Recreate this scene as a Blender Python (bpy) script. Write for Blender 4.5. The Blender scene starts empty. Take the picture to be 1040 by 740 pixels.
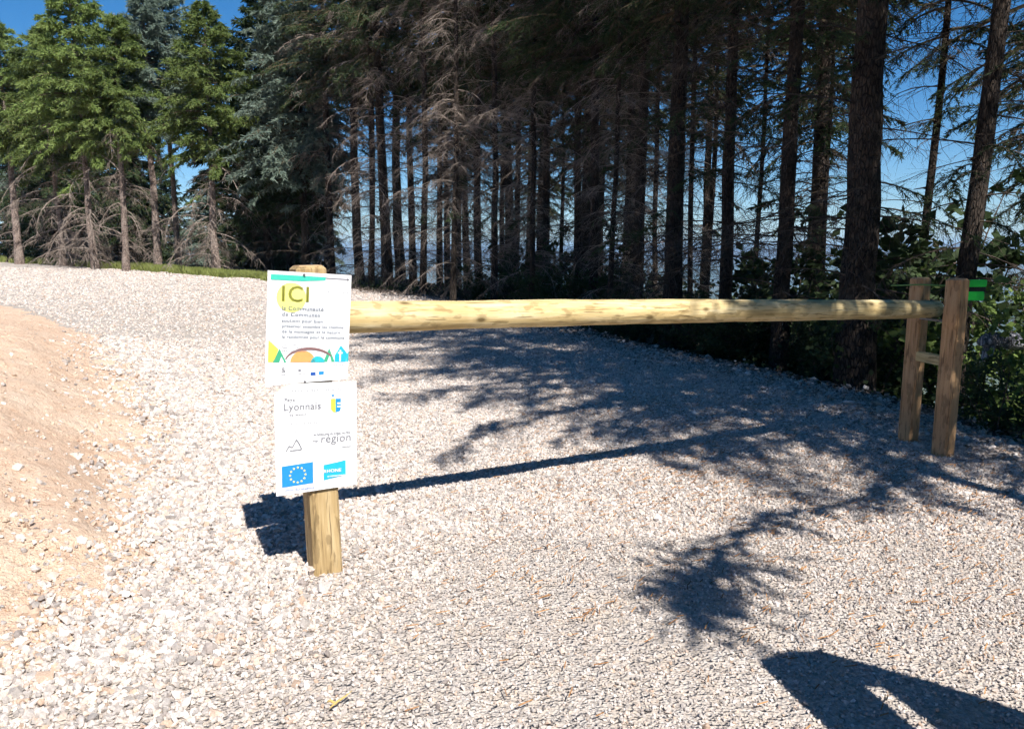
import bpy, math, random
import numpy as np
from mathutils import Vector, Matrix

random.seed(11)
rng = np.random.default_rng(11)
S = bpy.context.scene
col = S.collection
R = math.radians

# ------------------------------------------------------------------ camera
F = 800.0                      # focal length in photo pixels (1040 wide)
CAMH, PITCH = 1.35, R(8.2)
cam_d = bpy.data.cameras.new('camera'); cam = bpy.data.objects.new('camera', cam_d); col.objects.link(cam)
cam.location = (0, 0, CAMH); cam.rotation_euler = (math.pi/2 - PITCH, 0, 0)
cam_d.sensor_width = 36; cam_d.lens = F/1040*36; cam_d.clip_start = .05; cam_d.clip_end = 30000
S.camera = cam

def ray(px, py):
    u, v = (px-520)/F, (370-py)/F
    c, s = math.cos(PITCH), math.sin(PITCH)
    return np.array([u, c + v*s, -s + v*c])
def at_depth(px, py, Y):
    r = ray(px, py); t = Y/r[1]
    return np.array([r[0]*t, Y, CAMH + r[2]*t])

# ------------------------------------------------------------------ terrain
EDGE = np.array([(7.0, -60), (5.2, -12), (4.4, -3), (4.05, 1), (3.45, 4.6), (2.95, 6.5), (1.98, 8.5), (1.03, 10.3),
                 (-.9, 15.3), (-6.8, 21.8), (-15, 27.5), (-28, 34), (-60, 44), (-140, 60)], float)

def sdist(x, y):
    """signed distance from the road's right-hand edge, positive outside (forest side)"""
    x = np.asarray(x, float); y = np.asarray(y, float)
    best = np.full(x.shape, 1e18); sg = np.ones(x.shape)
    for a, b in zip(EDGE[:-1], EDGE[1:]):
        d = b-a; L2 = d@d
        t = np.clip(((x-a[0])*d[0]+(y-a[1])*d[1])/L2, 0, 1)
        qx, qy = x-(a[0]+t*d[0]), y-(a[1]+t*d[1])
        D = qx*qx+qy*qy
        side = np.sign(-(d[0]*qy-d[1]*qx)); side[side == 0] = 1
        m = D < best
        best = np.where(m, D, best); sg = np.where(m, side, sg)
    return np.sqrt(best)*sg

def wob(x, y, f, ph=0.0):
    return (np.sin(x*f+1.7*np.sin(y*f*.7+ph)+ph)+np.sin(y*f*1.13+1.3*np.sin(x*f*.9+2.1+ph)+ph*2)+np.sin((x+y)*f*.61+ph*3+1))/3

def smooth(a, b, x):
    t = np.clip((x-a)/(b-a), 0, 1); return t*t*(3-2*t)

def roadz(x, y):
    yy = np.maximum(0, y-4.0)
    z = .030*yy*smooth(4, 7, y) - .00022*np.maximum(0, y-34)**2
    z = np.maximum(z, -3)
    z = z + .014*np.maximum(0, -x-6)*smooth(10, 25, y)
    z = z + .012*wob(x, y, 1.1) + .006*wob(x, y, 3.3, 1) + .004*wob(x, y, 7.3, 3)
    return z

def sand_in(x, y):
    """distance inside the sandy bank's foot line (positive inside)"""
    # foot line x as a function of y
    ys = [-3, 1.6, 2.2, 2.7, 3.5, 4.4, 5.8, 8, 10.3, 14.4, 18, 30]
    xs = [-2.0, -1.62, -1.54, -1.50, -1.58, -1.82, -2.4, -3.7, -5.3, -8.9, -14, -30]
    return np.interp(y, ys, xs) + .10*wob(x, y, 3.1, 4) + .05*wob(x, y, 8, 2) - x

def sandz(x, y):
    d = sand_in(x, y)
    h = .52*smooth(-.10, 1.7, d) + .2*smooth(1.5, 5, d)
    h = h*(1-.75*smooth(6, 13, y))
    h = h + .022*wob(x, y, 4.2, 3)*smooth(0, .6, d) + .012*wob(x*1.3, y, 11, 5)*smooth(0, .4, d)
    return h

def terr(x, y):
    x = np.asarray(x, float); y = np.asarray(y, float)
    s = sdist(x, y)
    z = roadz(x, y)
    hold = .15 + 3.2*smooth(15, 24, y)           # the verge is wider where the road turns left
    t = np.maximum(0, s-hold)
    drop = np.where(t < 1.0, .30*t*t, .30+.60*(t-1.0))
    drop = np.where(t > 3.0, 1.50+.42*(t-3.0), drop)
    zz = z - drop + .12*wob(x, y, .9, 2)*smooth(.3, 3, t) + .05*wob(x, y, 2.9, 5)*smooth(.2, 1.5, t)
    r = np.hypot(x, y)
    floor_ = -150 + 14*wob(x, y, .0021, 1) + 6*wob(x, y, .008, 2)
    far = smooth(3600, 5600, r)*(165+30*wob(x, y, .0016, 4))
    out = np.maximum(zz, floor_) + far*smooth(0, 200, t)
    sd = sandz(x, y)*smooth(0, 1, -s)
    # behind the camera and to the far left the hill simply goes on rising
    return out + np.where(s < 0, 0, 0) + .0*sd

def ground_z(x, y):
    return float(terr(np.array([x]), np.array([y]))[0])

def surf_z(x, y):
    return roadz(x, y) + np.maximum(sandz(x, y), 0)*(sand_in(x, y) > 0)

# ------------------------------------------------------------------ helpers
def tag(o, label=None, cat=None, group=None, kind=None):
    if label: o['label'] = label
    if cat: o['category'] = cat
    if group: o['group'] = group
    if kind: o['kind'] = kind
    return o
def empty(name, loc=(0, 0, 0), rot=(0, 0, 0)):
    o = bpy.data.objects.new(name, None); col.objects.link(o); o.location = loc; o.rotation_euler = rot
    o.empty_display_size = .2
    return o
def link(name, me, parent=None):
    o = bpy.data.objects.new(name, me); col.objects.link(o)
    if parent: o.parent = parent
    return o
def copy_tree(o, parent=None):
    c = o.copy(); col.objects.link(c); c.parent = parent
    for ch in list(o.children): copy_tree(ch, c)
    return c
def mesh_np(name, V, faces, mats, fmat=None, smooth_=False, col_attr=None):
    """faces: (n,k) int array, one size; or list of such arrays"""
    if not isinstance(faces, list): faces = [faces]
    faces = [f for f in faces if len(f)]
    me = bpy.data.meshes.new(name)
    V = np.asarray(V, np.float32)
    me.vertices.add(len(V)); me.vertices.foreach_set('co', V.ravel())
    li = np.concatenate([f.ravel() for f in faces]).astype(np.int32)
    cnt = np.concatenate([np.full(len(f), f.shape[1]) for f in faces])
    st = np.concatenate([[0], np.cumsum(cnt)[:-1]]).astype(np.int32)
    me.loops.add(len(li)); me.loops.foreach_set('vertex_index', li)
    me.polygons.add(len(cnt)); me.polygons.foreach_set('loop_start', st)
    if fmat is not None: me.polygons.foreach_set('material_index', np.asarray(fmat, np.int32))
    me.polygons.foreach_set('use_smooth', np.full(len(cnt), smooth_))
    for m in mats: me.materials.append(m)
    if col_attr is not None:
        a = me.color_attributes.new('tone', 'FLOAT_COLOR', 'POINT')
        c = np.ones((len(V), 4), np.float32); c[:, :3] = col_attr
        a.data.foreach_set('color', c.ravel())
    me.update(calc_edges=True)
    return me

class MB:
    def __init__(s): s.v = []; s.f = []; s.m = []; s.sm = []
    def add(s, vs, fs, m=0, sm=False):
        n = len(s.v); s.v += [tuple(v) for v in vs]
        for f in fs: s.f.append(tuple(i+n for i in f)); s.m.append(m); s.sm.append(sm)
    def box(s, c, d, M=None, m=0, bev=0.0):
        hx, hy, hz = d[0]/2, d[1]/2, d[2]/2
        if bev <= 0:
            vs = [Vector((x*hx, y*hy, z*hz)) for z in (-1, 1) for y in (-1, 1) for x in (-1, 1)]
            fs = [(0, 2, 3, 1), (4, 5, 7, 6), (0, 1, 5, 4), (2, 6, 7, 3), (0, 4, 6, 2), (1, 3, 7, 5)]
        else:
            b = bev; ring = []
            for (x, y) in ((-1, -1), (1, -1), (1, 1), (-1, 1)):
                if x*y > 0: ring += [(x*hx, y*(hy-b)), (x*(hx-b), y*hy)]
                else: ring += [(x*(hx-b), y*hy), (x*hx, y*(hy-b))]
            vs = []; fs = []
            for z, k in ((-hz, 1), (-hz+b, 0), (hz-b, 0), (hz, 1)):
                for (x, y) in ring:
                    q = 1-k*b*1.0/max(hx, hy)
                    vs.append(Vector((x*q, y*q, z)))
            for L in range(3):
                for i in range(8): j = (i+1) % 8; fs.append((L*8+i, L*8+j, L*8+8+j, L*8+8+i))
            fs.append(tuple(range(7, -1, -1))); fs.append(tuple(range(24, 32)))
        vs = [(M @ v if M else v) + Vector(c) for v in vs]
        s.add(vs, fs, m)
    def tube(s, pts, rad, n=8, m=0, caps=True, sm=True, wobble=0):
        pts = [Vector(p) for p in pts]
        if not hasattr(rad, '__len__'): rad = [rad]*len(pts)
        vs = []; fs = []
        up = None
        for i, p in enumerate(pts):
            t = (pts[min(i+1, len(pts)-1)]-pts[max(i-1, 0)]).normalized()
            if up is None:
                up = Vector((0, 0, 1)) if abs(t.z) < .9 else Vector((1, 0, 0))
            a = t.cross(up).normalized(); b = a.cross(t).normalized(); up = b
            for k in range(n):
                an = 2*math.pi*k/n; rr = rad[i]*(1+wobble*(random.random()-.5))
                vs.append(p + a*(math.cos(an)*rr) + b*(math.sin(an)*rr))
        for i in range(len(pts)-1):
            for k in range(n):
                k2 = (k+1) % n
                fs.append((i*n+k, i*n+k2, (i+1)*n+k2, (i+1)*n+k))
        s.add(vs, fs, m, sm)
        if caps:
            base = len(s.v)-len(vs)
            s.f.append(tuple(base+k for k in range(n-1, -1, -1))); s.m.append(m); s.sm.append(False)
            e = base+(len(pts)-1)*n
            s.f.append(tuple(e+k for k in range(n))); s.m.append(m); s.sm.append(False)
    def build(s, name, mats, parent=None):
        me = bpy.data.meshes.new(name); me.from_pydata(s.v, [], s.f)
        for m in (mats if isinstance(mats, (list, tuple)) else [mats]): me.materials.append(m)
        me.polygons.foreach_set('material_index', s.m); me.polygons.foreach_set('use_smooth', s.sm)
        me.update(calc_edges=True)
        return link(name, me, parent)

# ------------------------------------------------------------------ materials
class NT:
    def __init__(s, name):
        s.m = bpy.data.materials.new(name); s.m.use_nodes = True; s.t = s.m.node_tree
        s.b = s.t.nodes['Principled BSDF']; s.out = s.t.nodes['Material Output']
        s.b.inputs['Roughness'].default_value = .85
        s.b.inputs['Specular IOR Level'].default_value = .3
    def n(s, ty, **kw):
        x = s.t.nodes.new(ty)
        for k, v in kw.items():
            if k in x.inputs: x.inputs[k].default_value = v
            else: setattr(x, k, v)
        return x
    def l(s, a, b): s.t.links.new(a, b)
    def coord(s, kind='Object'):
        return s.n('ShaderNodeTexCoord').outputs[kind]
    def noise(s, v, scale, detail=4, rough=.6, out='Fac', **kw):
        x = s.n('ShaderNodeTexNoise', Scale=scale, Detail=detail, Roughness=rough)
        if v is not None: s.l(v, x.inputs['Vector'])
        return x.outputs[out]
    def ramp(s, fac, stops, interp='LINEAR'):
        r = s.n('ShaderNodeValToRGB'); r.color_ramp.interpolation = interp
        e = r.color_ramp.elements
        while len(e) < len(stops): e.new(.5)
        for i, (p, c) in enumerate(stops):
            e[i].position = p; e[i].color = (*c, 1) if len(c) == 3 else c
        s.l(fac, r.inputs['Fac']); return r.outputs['Color']
    def mix(s, f, a, b, blend='MIX'):
        x = s.n('ShaderNodeMix', data_type='RGBA', blend_type=blend)
        for sock, val in ((x.inputs[0], f), (x.inputs[6], a), (x.inputs[7], b)):
            if hasattr(val, 'is_linked') or isinstance(val, bpy.types.NodeSocket): s.l(val, sock)
            else: sock.default_value = val if not isinstance(val, tuple) or len(val) == 4 else (*val, 1)
        return x.outputs[2]
    def bump(s, h, strength=.5, dist=.01, normal=None):
        b = s.n('ShaderNodeBump', Strength=strength, Distance=dist); s.l(h, b.inputs['Height'])
        if normal: s.l(normal, b.inputs['Normal'])
        s.l(b.outputs[0], s.b.inputs['Normal']); return b.outputs[0]
    def mapping(s, v, scale):
        m = s.n('ShaderNodeMapping'); m.inputs['Scale'].default_value = scale; s.l(v, m.inputs['Vector']); return m.outputs[0]

def mat_plain(name, c, rough=.6, spec=.3, metal=0.0):
    t = NT(name); t.b.inputs['Base Color'].default_value = (*c, 1); t.b.inputs['Roughness'].default_value = rough
    t.b.inputs['Specular IOR Level'].default_value = spec; t.b.inputs['Metallic'].default_value = metal
    v = t.coord(); nz = t.noise(v, 60, 3)
    cc = t.mix(.12, (*c, 1), t.ramp(nz, [(.3, tuple(x*.5 for x in c)), (.7, tuple(min(1, x*1.25) for x in c))]))
    t.l(cc, t.b.inputs['Base Color']); return t.m

def mat_gravel():
    t = NT('gravel'); v = t.coord()
    big = t.noise(v, .8, 5); mid = t.noise(v, 7, 5)
    vo = t.n('ShaderNodeTexVoronoi', Scale=85); t.l(v, vo.inputs['Vector'])
    vo2 = t.n('ShaderNodeTexVoronoi', Scale=38); t.l(v, vo2.inputs['Vector'])
    c = t.ramp(vo.outputs['Color'], [(.1, (.27, .23, .20)), (.35, (.40, .355, .32)), (.6, (.50, .455, .41)), (.9, (.62, .575, .53))])
    dust = t.ramp(big, [(.35, (.50, .42, .35)), (.7, (.47, .43, .39))])
    c = t.mix(.45, c, dust)
    mask = t.ramp(mid, [(.45, (0, 0, 0)), (.75, (1, 1, 1))])
    c = t.mix(mask, c, (.50, .42, .34, 1))
    t.l(c, t.b.inputs['Base Color'])
    b1 = t.bump(vo2.outputs['Distance'], .8, .02); t.bump(vo.outputs['Distance'], .9, .012, b1)
    t.b.inputs['Roughness'].default_value = .95
    return t.m
def mat_stone():
    t = NT('crushed_stone'); a = t.n('ShaderNodeVertexColor', layer_name='tone')
    v = t.coord(); nz = t.noise(v, 140, 3)
    c = t.mix(.35, a.outputs[0], t.ramp(nz, [(.3, (.2, .2, .2)), (.7, (.8, .8, .8))]), 'OVERLAY')
    t.l(c, t.b.inputs['Base Color']); t.bump(nz, .5, .003); t.b.inputs['Roughness'].default_value = .9
    return t.m
def mat_sand():
    t = NT('sandy_earth'); v = t.coord()
    n1 = t.noise(v, 1.6, 6, .65); n2 = t.noise(v, 14, 6, .7); n3 = t.noise(v, 90, 3)
    c = t.ramp(n1, [(.3, (.66, .41, .27)), (.5, (.75, .53, .38)), (.72, (.80, .64, .50))])
    c = t.mix(.5, c, t.ramp(n2, [(.3, (.46, .26, .17)), (.44, (.72, .51, .36)), (.75, (.82, .68, .54))]))
    t.l(c, t.b.inputs['Base Color'])
    vo = t.n('ShaderNodeTexVoronoi', Scale=32); t.l(v, vo.inputs['Vector'])
    b1 = t.bump(n2, .8, .06); b2 = t.bump(n3, 1.0, .012, b1); t.bump(vo.outputs['Distance'], .35, .008, b2)
    t.b.inputs['Roughness'].default_value = .97
    return t.m
def mat_floor():
    t = NT('forest_floor'); v = t.coord()
    n1 = t.noise(v, 1.3, 6, .65); n2 = t.noise(v, 22, 5, .7)
    near = t.ramp(n1, [(.35, (.045, .032, .022)), (.55, (.075, .055, .036)), (.7, (.05, .062, .025))])
    near = t.mix(.4, near, t.ramp(n2, [(.3, (.02, .014, .01)), (.7, (.14, .10, .065))]))
    nf = t.noise(v, .004, 5, .6); nf2 = t.noise(v, .03, 4, .6)
    far = t.ramp(nf, [(.38, (.035, .06, .025)), (.5, (.09, .12, .05)), (.58, (.16, .15, .08)), (.7, (.05, .08, .035))], 'LINEAR')
    far = t.mix(.4, far, t.ramp(nf2, [(.4, (.03, .05, .02)), (.6, (.15, .16, .08))]))
    geo = t.n('ShaderNodeNewGeometry'); sep = t.n('ShaderNodeSeparateXYZ'); t.l(geo.outputs['Position'], sep.inputs[0])
    mr = t.n('ShaderNodeMapRange'); t.l(sep.outputs['Z'], mr.inputs['Value'])
    mr.inputs['From Min'].default_value = -30; mr.inputs['From Max'].default_value = -100
    t.l(t.mix(mr.outputs[0], near, far), t.b.inputs['Base Color'])
    t.bump(n2, .8, .04)
    return t.m
def mat_bark(name, c0, c1, c2):
    t = NT(name); v = t.coord()
    m = t.mapping(v, (1, 1, .22)); n1 = t.noise(m, 26, 6, .7); n2 = t.noise(v, 2.2, 4)
    vo = t.n('ShaderNodeTexVoronoi', Scale=38, feature='DISTANCE_TO_EDGE'); mm = t.mapping(v, (1, 1, .32)); t.l(mm, vo.inputs['Vector'])
    pl_ = t.ramp(vo.outputs['Distance'], [(.0, (0, 0, 0)), (.16, (1, 1, 1))])
    c = t.ramp(n1, [(.3, c0), (.52, c1), (.72, c2)]); c = t.mix(pl_, tuple(x*.5 for x in c0)+(1,), c)
    c = t.mix(t.ramp(n2, [(.45, (0, 0, 0)), (.7, (.6, .6, .6))]), c, tuple(x*1.15 for x in c2)+(1,))
    t.l(c, t.b.inputs['Base Color']); bb = t.bump(n1, 1.0, .02); t.bump(pl_, 1.0, .02, bb); t.b.inputs['Roughness'].default_value = .95
    return t.m
def mat_twig(name, c0, c1):
    t = NT(name); v = t.coord(); n1 = t.noise(v, 5, 4)
    t.l(t.ramp(n1, [(.35, c0), (.65, c1)]), t.b.inputs['Base Color']); t.b.inputs['Roughness'].default_value = .95
    return t.m
def mat_leaf(name, c0, c1, c2, scale=1.4, trans=.3):
    t = NT(name); v = t.coord(); n1 = t.noise(v, scale, 5, .7); n2 = t.noise(v, scale*9, 3)
    oi = t.n('ShaderNodeObjectInfo')
    c = t.ramp(n1, [(.32, c0), (.5, c1), (.68, c2)])
    c = t.mix(.35, c, t.ramp(n2, [(.3, c0), (.7, c2)]))
    hv = t.n('ShaderNodeHueSaturation'); t.l(c, hv.inputs['Color'])
    mr = t.n('ShaderNodeMapRange'); t.l(oi.outputs['Random'], mr.inputs['Value'])
    mr.inputs['To Min'].default_value = .8; mr.inputs['To Max'].default_value = 1.2
    t.l(mr.outputs[0], hv.inputs['Value'])
    t.l(hv.outputs[0], t.b.inputs['Base Color']); t.b.inputs['Roughness'].default_value = .7
    tr = t.n('ShaderNodeBsdfTranslucent'); t.l(hv.outputs[0], tr.inputs['Color'])
    mx = t.n('ShaderNodeMixShader'); mx.inputs[0].default_value = trans
    t.l(t.b.outputs[0], mx.inputs[1]); t.l(tr.outputs[0], mx.inputs[2]); t.l(mx.outputs[0], t.out.inputs['Surface'])
    return t.m
def mat_wood(name, c0, c1, c2, axis='Z', knots=True):
    t = NT(name); v = t.coord()
    sc = {'Z': (1, 1, .06), 'X': (.06, 1, 1)}[axis]
    m = t.mapping(v, sc); n1 = t.noise(m, 42, 6, .65); n2 = t.noise(v, 3.0, 4)
    c = t.ramp(n1, [(.3, c0), (.5, c1), (.7, c2)])
    c = t.mix(t.ramp(n2, [(.4, (0, 0, 0)), (.65, (.55, .55, .55))]), c, (*c0, 1))
    n4 = t.noise(t.mapping(v, {'Z': (1, 1, .35), 'X': (.35, 1, 1)}[axis]), 30, 3, .5)
    c = t.mix(t.ramp(n4, [(.56, (0, 0, 0)), (.62, (.55, .55, .55))]), c, tuple(x*.55 for x in c0)+(1,))
    n5 = t.noise(m, 95, 2, .5); c = t.mix(t.ramp(n5, [(.60, (0, 0, 0)), (.66, (.7, .7, .7))]), c, tuple(x*.35 for x in c0)+(1,))
    if knots:
        m2 = t.mapping(v, {'Z': (4.0, 4.0, 2.6), 'X': (2.2, 4.5, 4.5)}[axis]); vo = t.n('ShaderNodeTexVoronoi', Scale=1.6); t.l(m2, vo.inputs['Vector'])
        k = t.ramp(vo.outputs['Distance'], [(.05, (1, 1, 1)), (.11, (.25, .25, .25)), (.17, (0, 0, 0))])
        c = t.mix(k, c, tuple(x*.35 for x in c0)+(1,))
    t.l(c, t.b.inputs['Base Color']); t.bump(n1, .6, .006); t.b.inputs['Roughness'].default_value = .8
    return t.m

M = dict(
    gravel=mat_gravel(), stone=mat_stone(), sand=mat_sand(), floor=mat_floor(),
    bark=mat_bark('shaded_bark', (.022, .016, .012), (.052, .038, .029), (.11, .085, .065)),  # bark colour lowered to stand for shade in the wood
    bark_sunlit=mat_bark('sunlit_bark', (.20, .14, .11), (.38, .29, .24), (.52, .43, .37)),  # paler copy, puts sunlight into the colour of the left trunks
    dead=mat_twig('dead_twig', (.16, .125, .10), (.34, .28, .235)),
    dead_dark=mat_twig('dark_twig', (.04, .03, .024), (.11, .085, .066)),
    live=mat_twig('living_twig', (.07, .05, .03), (.13, .10, .06)),
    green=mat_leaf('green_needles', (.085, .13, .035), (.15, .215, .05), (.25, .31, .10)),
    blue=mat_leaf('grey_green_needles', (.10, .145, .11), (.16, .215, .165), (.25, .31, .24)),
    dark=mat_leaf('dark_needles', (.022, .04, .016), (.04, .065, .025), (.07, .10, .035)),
    brown=mat_leaf('dry_needles', (.10, .08, .05), (.16, .13, .09), (.22, .18, .13), trans=.15),
    bush=mat_leaf('sunlit_bush_leaves', (.08, .13, .03), (.14, .21, .045), (.22, .30, .08), 3),  # leaf colour lightened in place of sunlight on the shrubs
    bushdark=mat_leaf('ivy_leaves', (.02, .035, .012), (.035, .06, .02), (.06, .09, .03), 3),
    grass=mat_leaf('grass_blades', (.16, .19, .045), (.23, .27, .07), (.32, .33, .12), 2),
    wood=mat_wood('pressure_treated_pine', (.46, .32, .13), (.68, .53, .27), (.80, .69, .44), 'X'),
    post=mat_wood('sawn_post', (.38, .215, .10), (.54, .32, .16), (.64, .42, .23), 'Z', False),
    postl=mat_wood('weathered_pine_post', (.30, .20, .09), (.46, .33, .16), (.60, .46, .26), 'Z'),
    endw=mat_plain('cut_end_wood', (.56, .38, .22), .8),
    rust=mat_plain('old_steel', (.20, .19, .19), .5, .5, .7),
    green_pl=mat_plain('green_plastic', (.03, .75, .08), .4, .4),
    black=mat_plain('black_plastic', (.02, .02, .02), .5),
    log=mat_bark('bleached_log', (.22, .21, .22), (.38, .37, .39), (.55, .54, .57)),
    litter=mat_twig('dry_litter', (.20, .09, .035), (.42, .22, .09)),
)

# ------------------------------------------------------------------ ground sheets
def sheet(name, X, Y, Z, mat, keep=None, smooth_=True):
    h, w = X.shape
    V = np.stack([X.ravel(), Y.ravel(), Z.ravel()], 1)
    i = np.arange(h*w).reshape(h, w)
    f = np.stack([i[:-1, :-1], i[:-1, 1:], i[1:, 1:], i[1:, :-1]], -1).reshape(-1, 4)
    if keep is not None:
        k = keep.ravel(); f = f[k[f].any(1)]
        used = np.unique(f); mp = np.zeros(h*w, int); mp[used] = np.arange(len(used)); V = V[used]; f = mp[f]
    return link(name, mesh_np(name, V, f, [mat], smooth_=smooth_))

t = np.linspace(-1, 1, 620)
gx = 9000/math.sinh(8.2)*np.sinh(8.2*t)
X, Y = np.meshgrid(gx, gx+9)
Z = terr(X, Y) - .05*smooth(0.1, -.3, sdist(X, Y))
tag(sheet('ground', X, Y, Z, M['floor']), 'dark litter covered hillside falling from the track to the valley', 'ground', kind='structure')

# gravel track: fine near the camera, coarser far off
ys = np.concatenate([np.linspace(-30, -1, 40), np.arange(-.9, 9, .045), np.arange(9, 26, .12), np.linspace(26, 75, 90)])
xs = np.concatenate([np.linspace(-110, -30, 80), np.arange(-29.5, -7, .35), np.arange(-6.9, 5.2, .05), np.linspace(5.4, 9, 10)])
X, Y = np.meshgrid(xs, ys); sd = sdist(X, Y)
ragged = .14*wob(X, Y, 5, 1)+.06*wob(X, Y, 17, 2)
Z = roadz(X, Y) - .10*smooth(-.15, .45, sd+ragged) + .0012*rng.normal(0, 1, X.shape)
tag(sheet('gravel_track', X, Y, Z, M['gravel'], keep=sd+ragged < .25), 'pale crushed stone track curving left past the barrier', 'track', kind='structure')

ys = np.concatenate([np.linspace(-12, 0, 30), np.arange(.1, 9, .035), np.arange(9, 34, .25)])
xs = np.concatenate([np.arange(-34, -8, .4), np.arange(-7.9, -.3, .035)])
X, Y = np.meshgrid(xs, ys); d = sand_in(X, Y)
Z = roadz(X, Y) + sandz(X, Y) - .05*smooth(.12, -.25, d)
Z += (.013*wob(X*1.2, Y*.8, 17, 3)+.010*np.abs(wob(X, Y, 39, 6))+.005*rng.normal(0, 1, X.shape)*(wob(X, Y, 2.3, 7) > 0))*smooth(-.1, .3, d)
tag(sheet('sand_bank', X, Y, Z, M['sand'], keep=d > -.2), 'orange sandy earth bank along the left of the track', 'bank', kind='structure')

# ------------------------------------------------------------------ stones
CUBE = np.array([(x, y, z) for z in (-1, 1) for y in (-1, 1) for x in (-1, 1)], float)
CUBEF = np.array([(0, 2, 3, 1), (4, 5, 7, 6), (0, 1, 5, 4), (2, 6, 7, 3), (0, 4, 6, 2), (1, 3, 7, 5)])
PAL = np.array([1.06, .975, .915])*np.array([(.33, .32, .31), (.41, .40, .39), (.47, .45, .43), (.53, .51, .48), (.60, .58, .56), (.52, .46, .41), (.43, .34, .27), (.68, .67, .65), (.28, .26, .25), (.53, .44, .37)])
_p = (1+5**.5)/2
ICO = np.array([(-1, _p, 0), (1, _p, 0), (-1, -_p, 0), (1, -_p, 0), (0, -1, _p), (0, 1, _p), (0, -1, -_p), (0, 1, -_p), (_p, 0, -1), (_p, 0, 1), (-_p, 0, -1), (-_p, 0, 1)])/1.9
IF = np.array([(0, 11, 5), (0, 5, 1), (0, 1, 7), (0, 7, 10), (0, 10, 11), (1, 5, 9), (5, 11, 4), (11, 10, 2), (10, 7, 6), (7, 1, 8), (3, 9, 4), (3, 4, 2), (3, 2, 6), (3, 6, 8), (3, 8, 9), (4, 9, 5), (2, 4, 11), (6, 2, 10), (8, 6, 7), (9, 8, 1)])
def stones(name, px, py, size, sink, probs, label, flat=.62, ico=True):
    n = len(px); BV, CF = (ICO, IF) if ico else (CUBE, CUBEF); nv = len(BV)
    V = BV[None]*(1+rng.uniform(-.36, .22, (n, nv, 1 if ico else 3)))*.5
    if ico: V += rng.normal(0, .05, V.shape)
    sc = np.stack([size*rng.uniform(.75, 1.35, n), size*rng.uniform(.65, 1.05, n), size*rng.uniform(.45, .95, n)*flat/.62], 1)
    V = V*sc[:, None]
    # random tilt then yaw
    for ax in (0, 1):
        a = rng.normal(0, .5, n); c, s_ = np.cos(a)[:, None], np.sin(a)[:, None]
        i, j = ((1, 2), (0, 2))[ax]
        p, q = V[..., i].copy(), V[..., j].copy(); V[..., i] = p*c-q*s_; V[..., j] = p*s_+q*c
    a = rng.uniform(0, 2*np.pi, n); c, s_ = np.cos(a)[:, None], np.sin(a)[:, None]
    p, q = V[..., 0].copy(), V[..., 1].copy(); V[..., 0] = p*c-q*s_; V[..., 1] = p*s_+q*c
    z = surf_z(px, py) + size*rng.uniform(*sink, n)
    V += np.stack([px, py, z], 1)[:, None]
    Fc = (CF[None]+nv*np.arange(n)[:, None, None]).reshape(-1, CF.shape[1])
    tone = PAL[rng.choice(len(PAL), n, p=probs)]*rng.uniform(.85, 1.15, (n, 1))
    o = link(name, mesh_np(name, V.reshape(-1, 3), Fc, [M['stone']], col_attr=np.repeat(np.clip(tone, 0, .8), nv, 0)))
    return tag(o, label, 'stones', kind='stuff')
def sample(n, y0, y1, pw=1.0, margin=1.0):
    u = rng.uniform(0, 1, n); y = y0+(y1-y0)*u**pw
    half = .70*y+margin
    x = rng.uniform(-1, 1, n)*half
    return x, y
P0 = np.array([.10, .16, .20, .18, .12, .10, .03, .05, .05, .05]); P0 = P0/P0.sum()
# wide even cover
u = rng.uniform(0, 1, 520000); yy = np.sqrt(1.4**2+(10.5**2-1.4**2)*u); xx = rng.uniform(-1, 1, len(u))*(.68*yy+.5)
keep = (rng.uniform(0, 1, len(u)) < (1-.85*smooth(6.5, 10.5, yy))*(.78+.3*wob(xx, yy, 2.6, 2))) & (sdist(xx, yy) < .25) & (sand_in(xx, yy) < -.04+rng.exponential(.16, len(u)))
xx, yy = xx[keep], yy[keep]
coarse = smooth(.9, -.1, -sand_in(xx, yy)) if False else np.clip(1-(-sand_in(xx, yy))/1.6, 0, 1)
sz = rng.uniform(.0055, .0105, len(xx))*(1+.95*coarse)*(1+.35*rng.exponential(.5, len(xx)))*(1+.07*yy)
nr = yy < 3.6
stones('gravel', xx[nr], yy[nr], sz[nr], (-.05, .4), P0, 'fine pale crushed gravel in the foreground of the track')
nr = ~nr
stones('gravel', xx[nr], yy[nr], sz[nr], (-.05, .35), P0, 'fine pale crushed gravel spread over the track around the barrier', ico=False)
u = rng.uniform(0, 1, 130000); yy = np.sqrt(6.0**2+(26**2-6.0**2)*u); xx = rng.uniform(-1, 1, len(u))*(.68*yy+.5)
keep = (rng.uniform(0, 1, len(u)) < smooth(6, 10, yy)) & (sdist(xx, yy) < .2) & (sand_in(xx, yy) < 0)
xx, yy = xx[keep], yy[keep]
stones('far_gravel', xx, yy, rng.uniform(.014, .030, len(xx))*(.7+.03*yy), (-.1, .2), P0, 'pale gravel on the climbing part of the track', ico=False)
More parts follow.
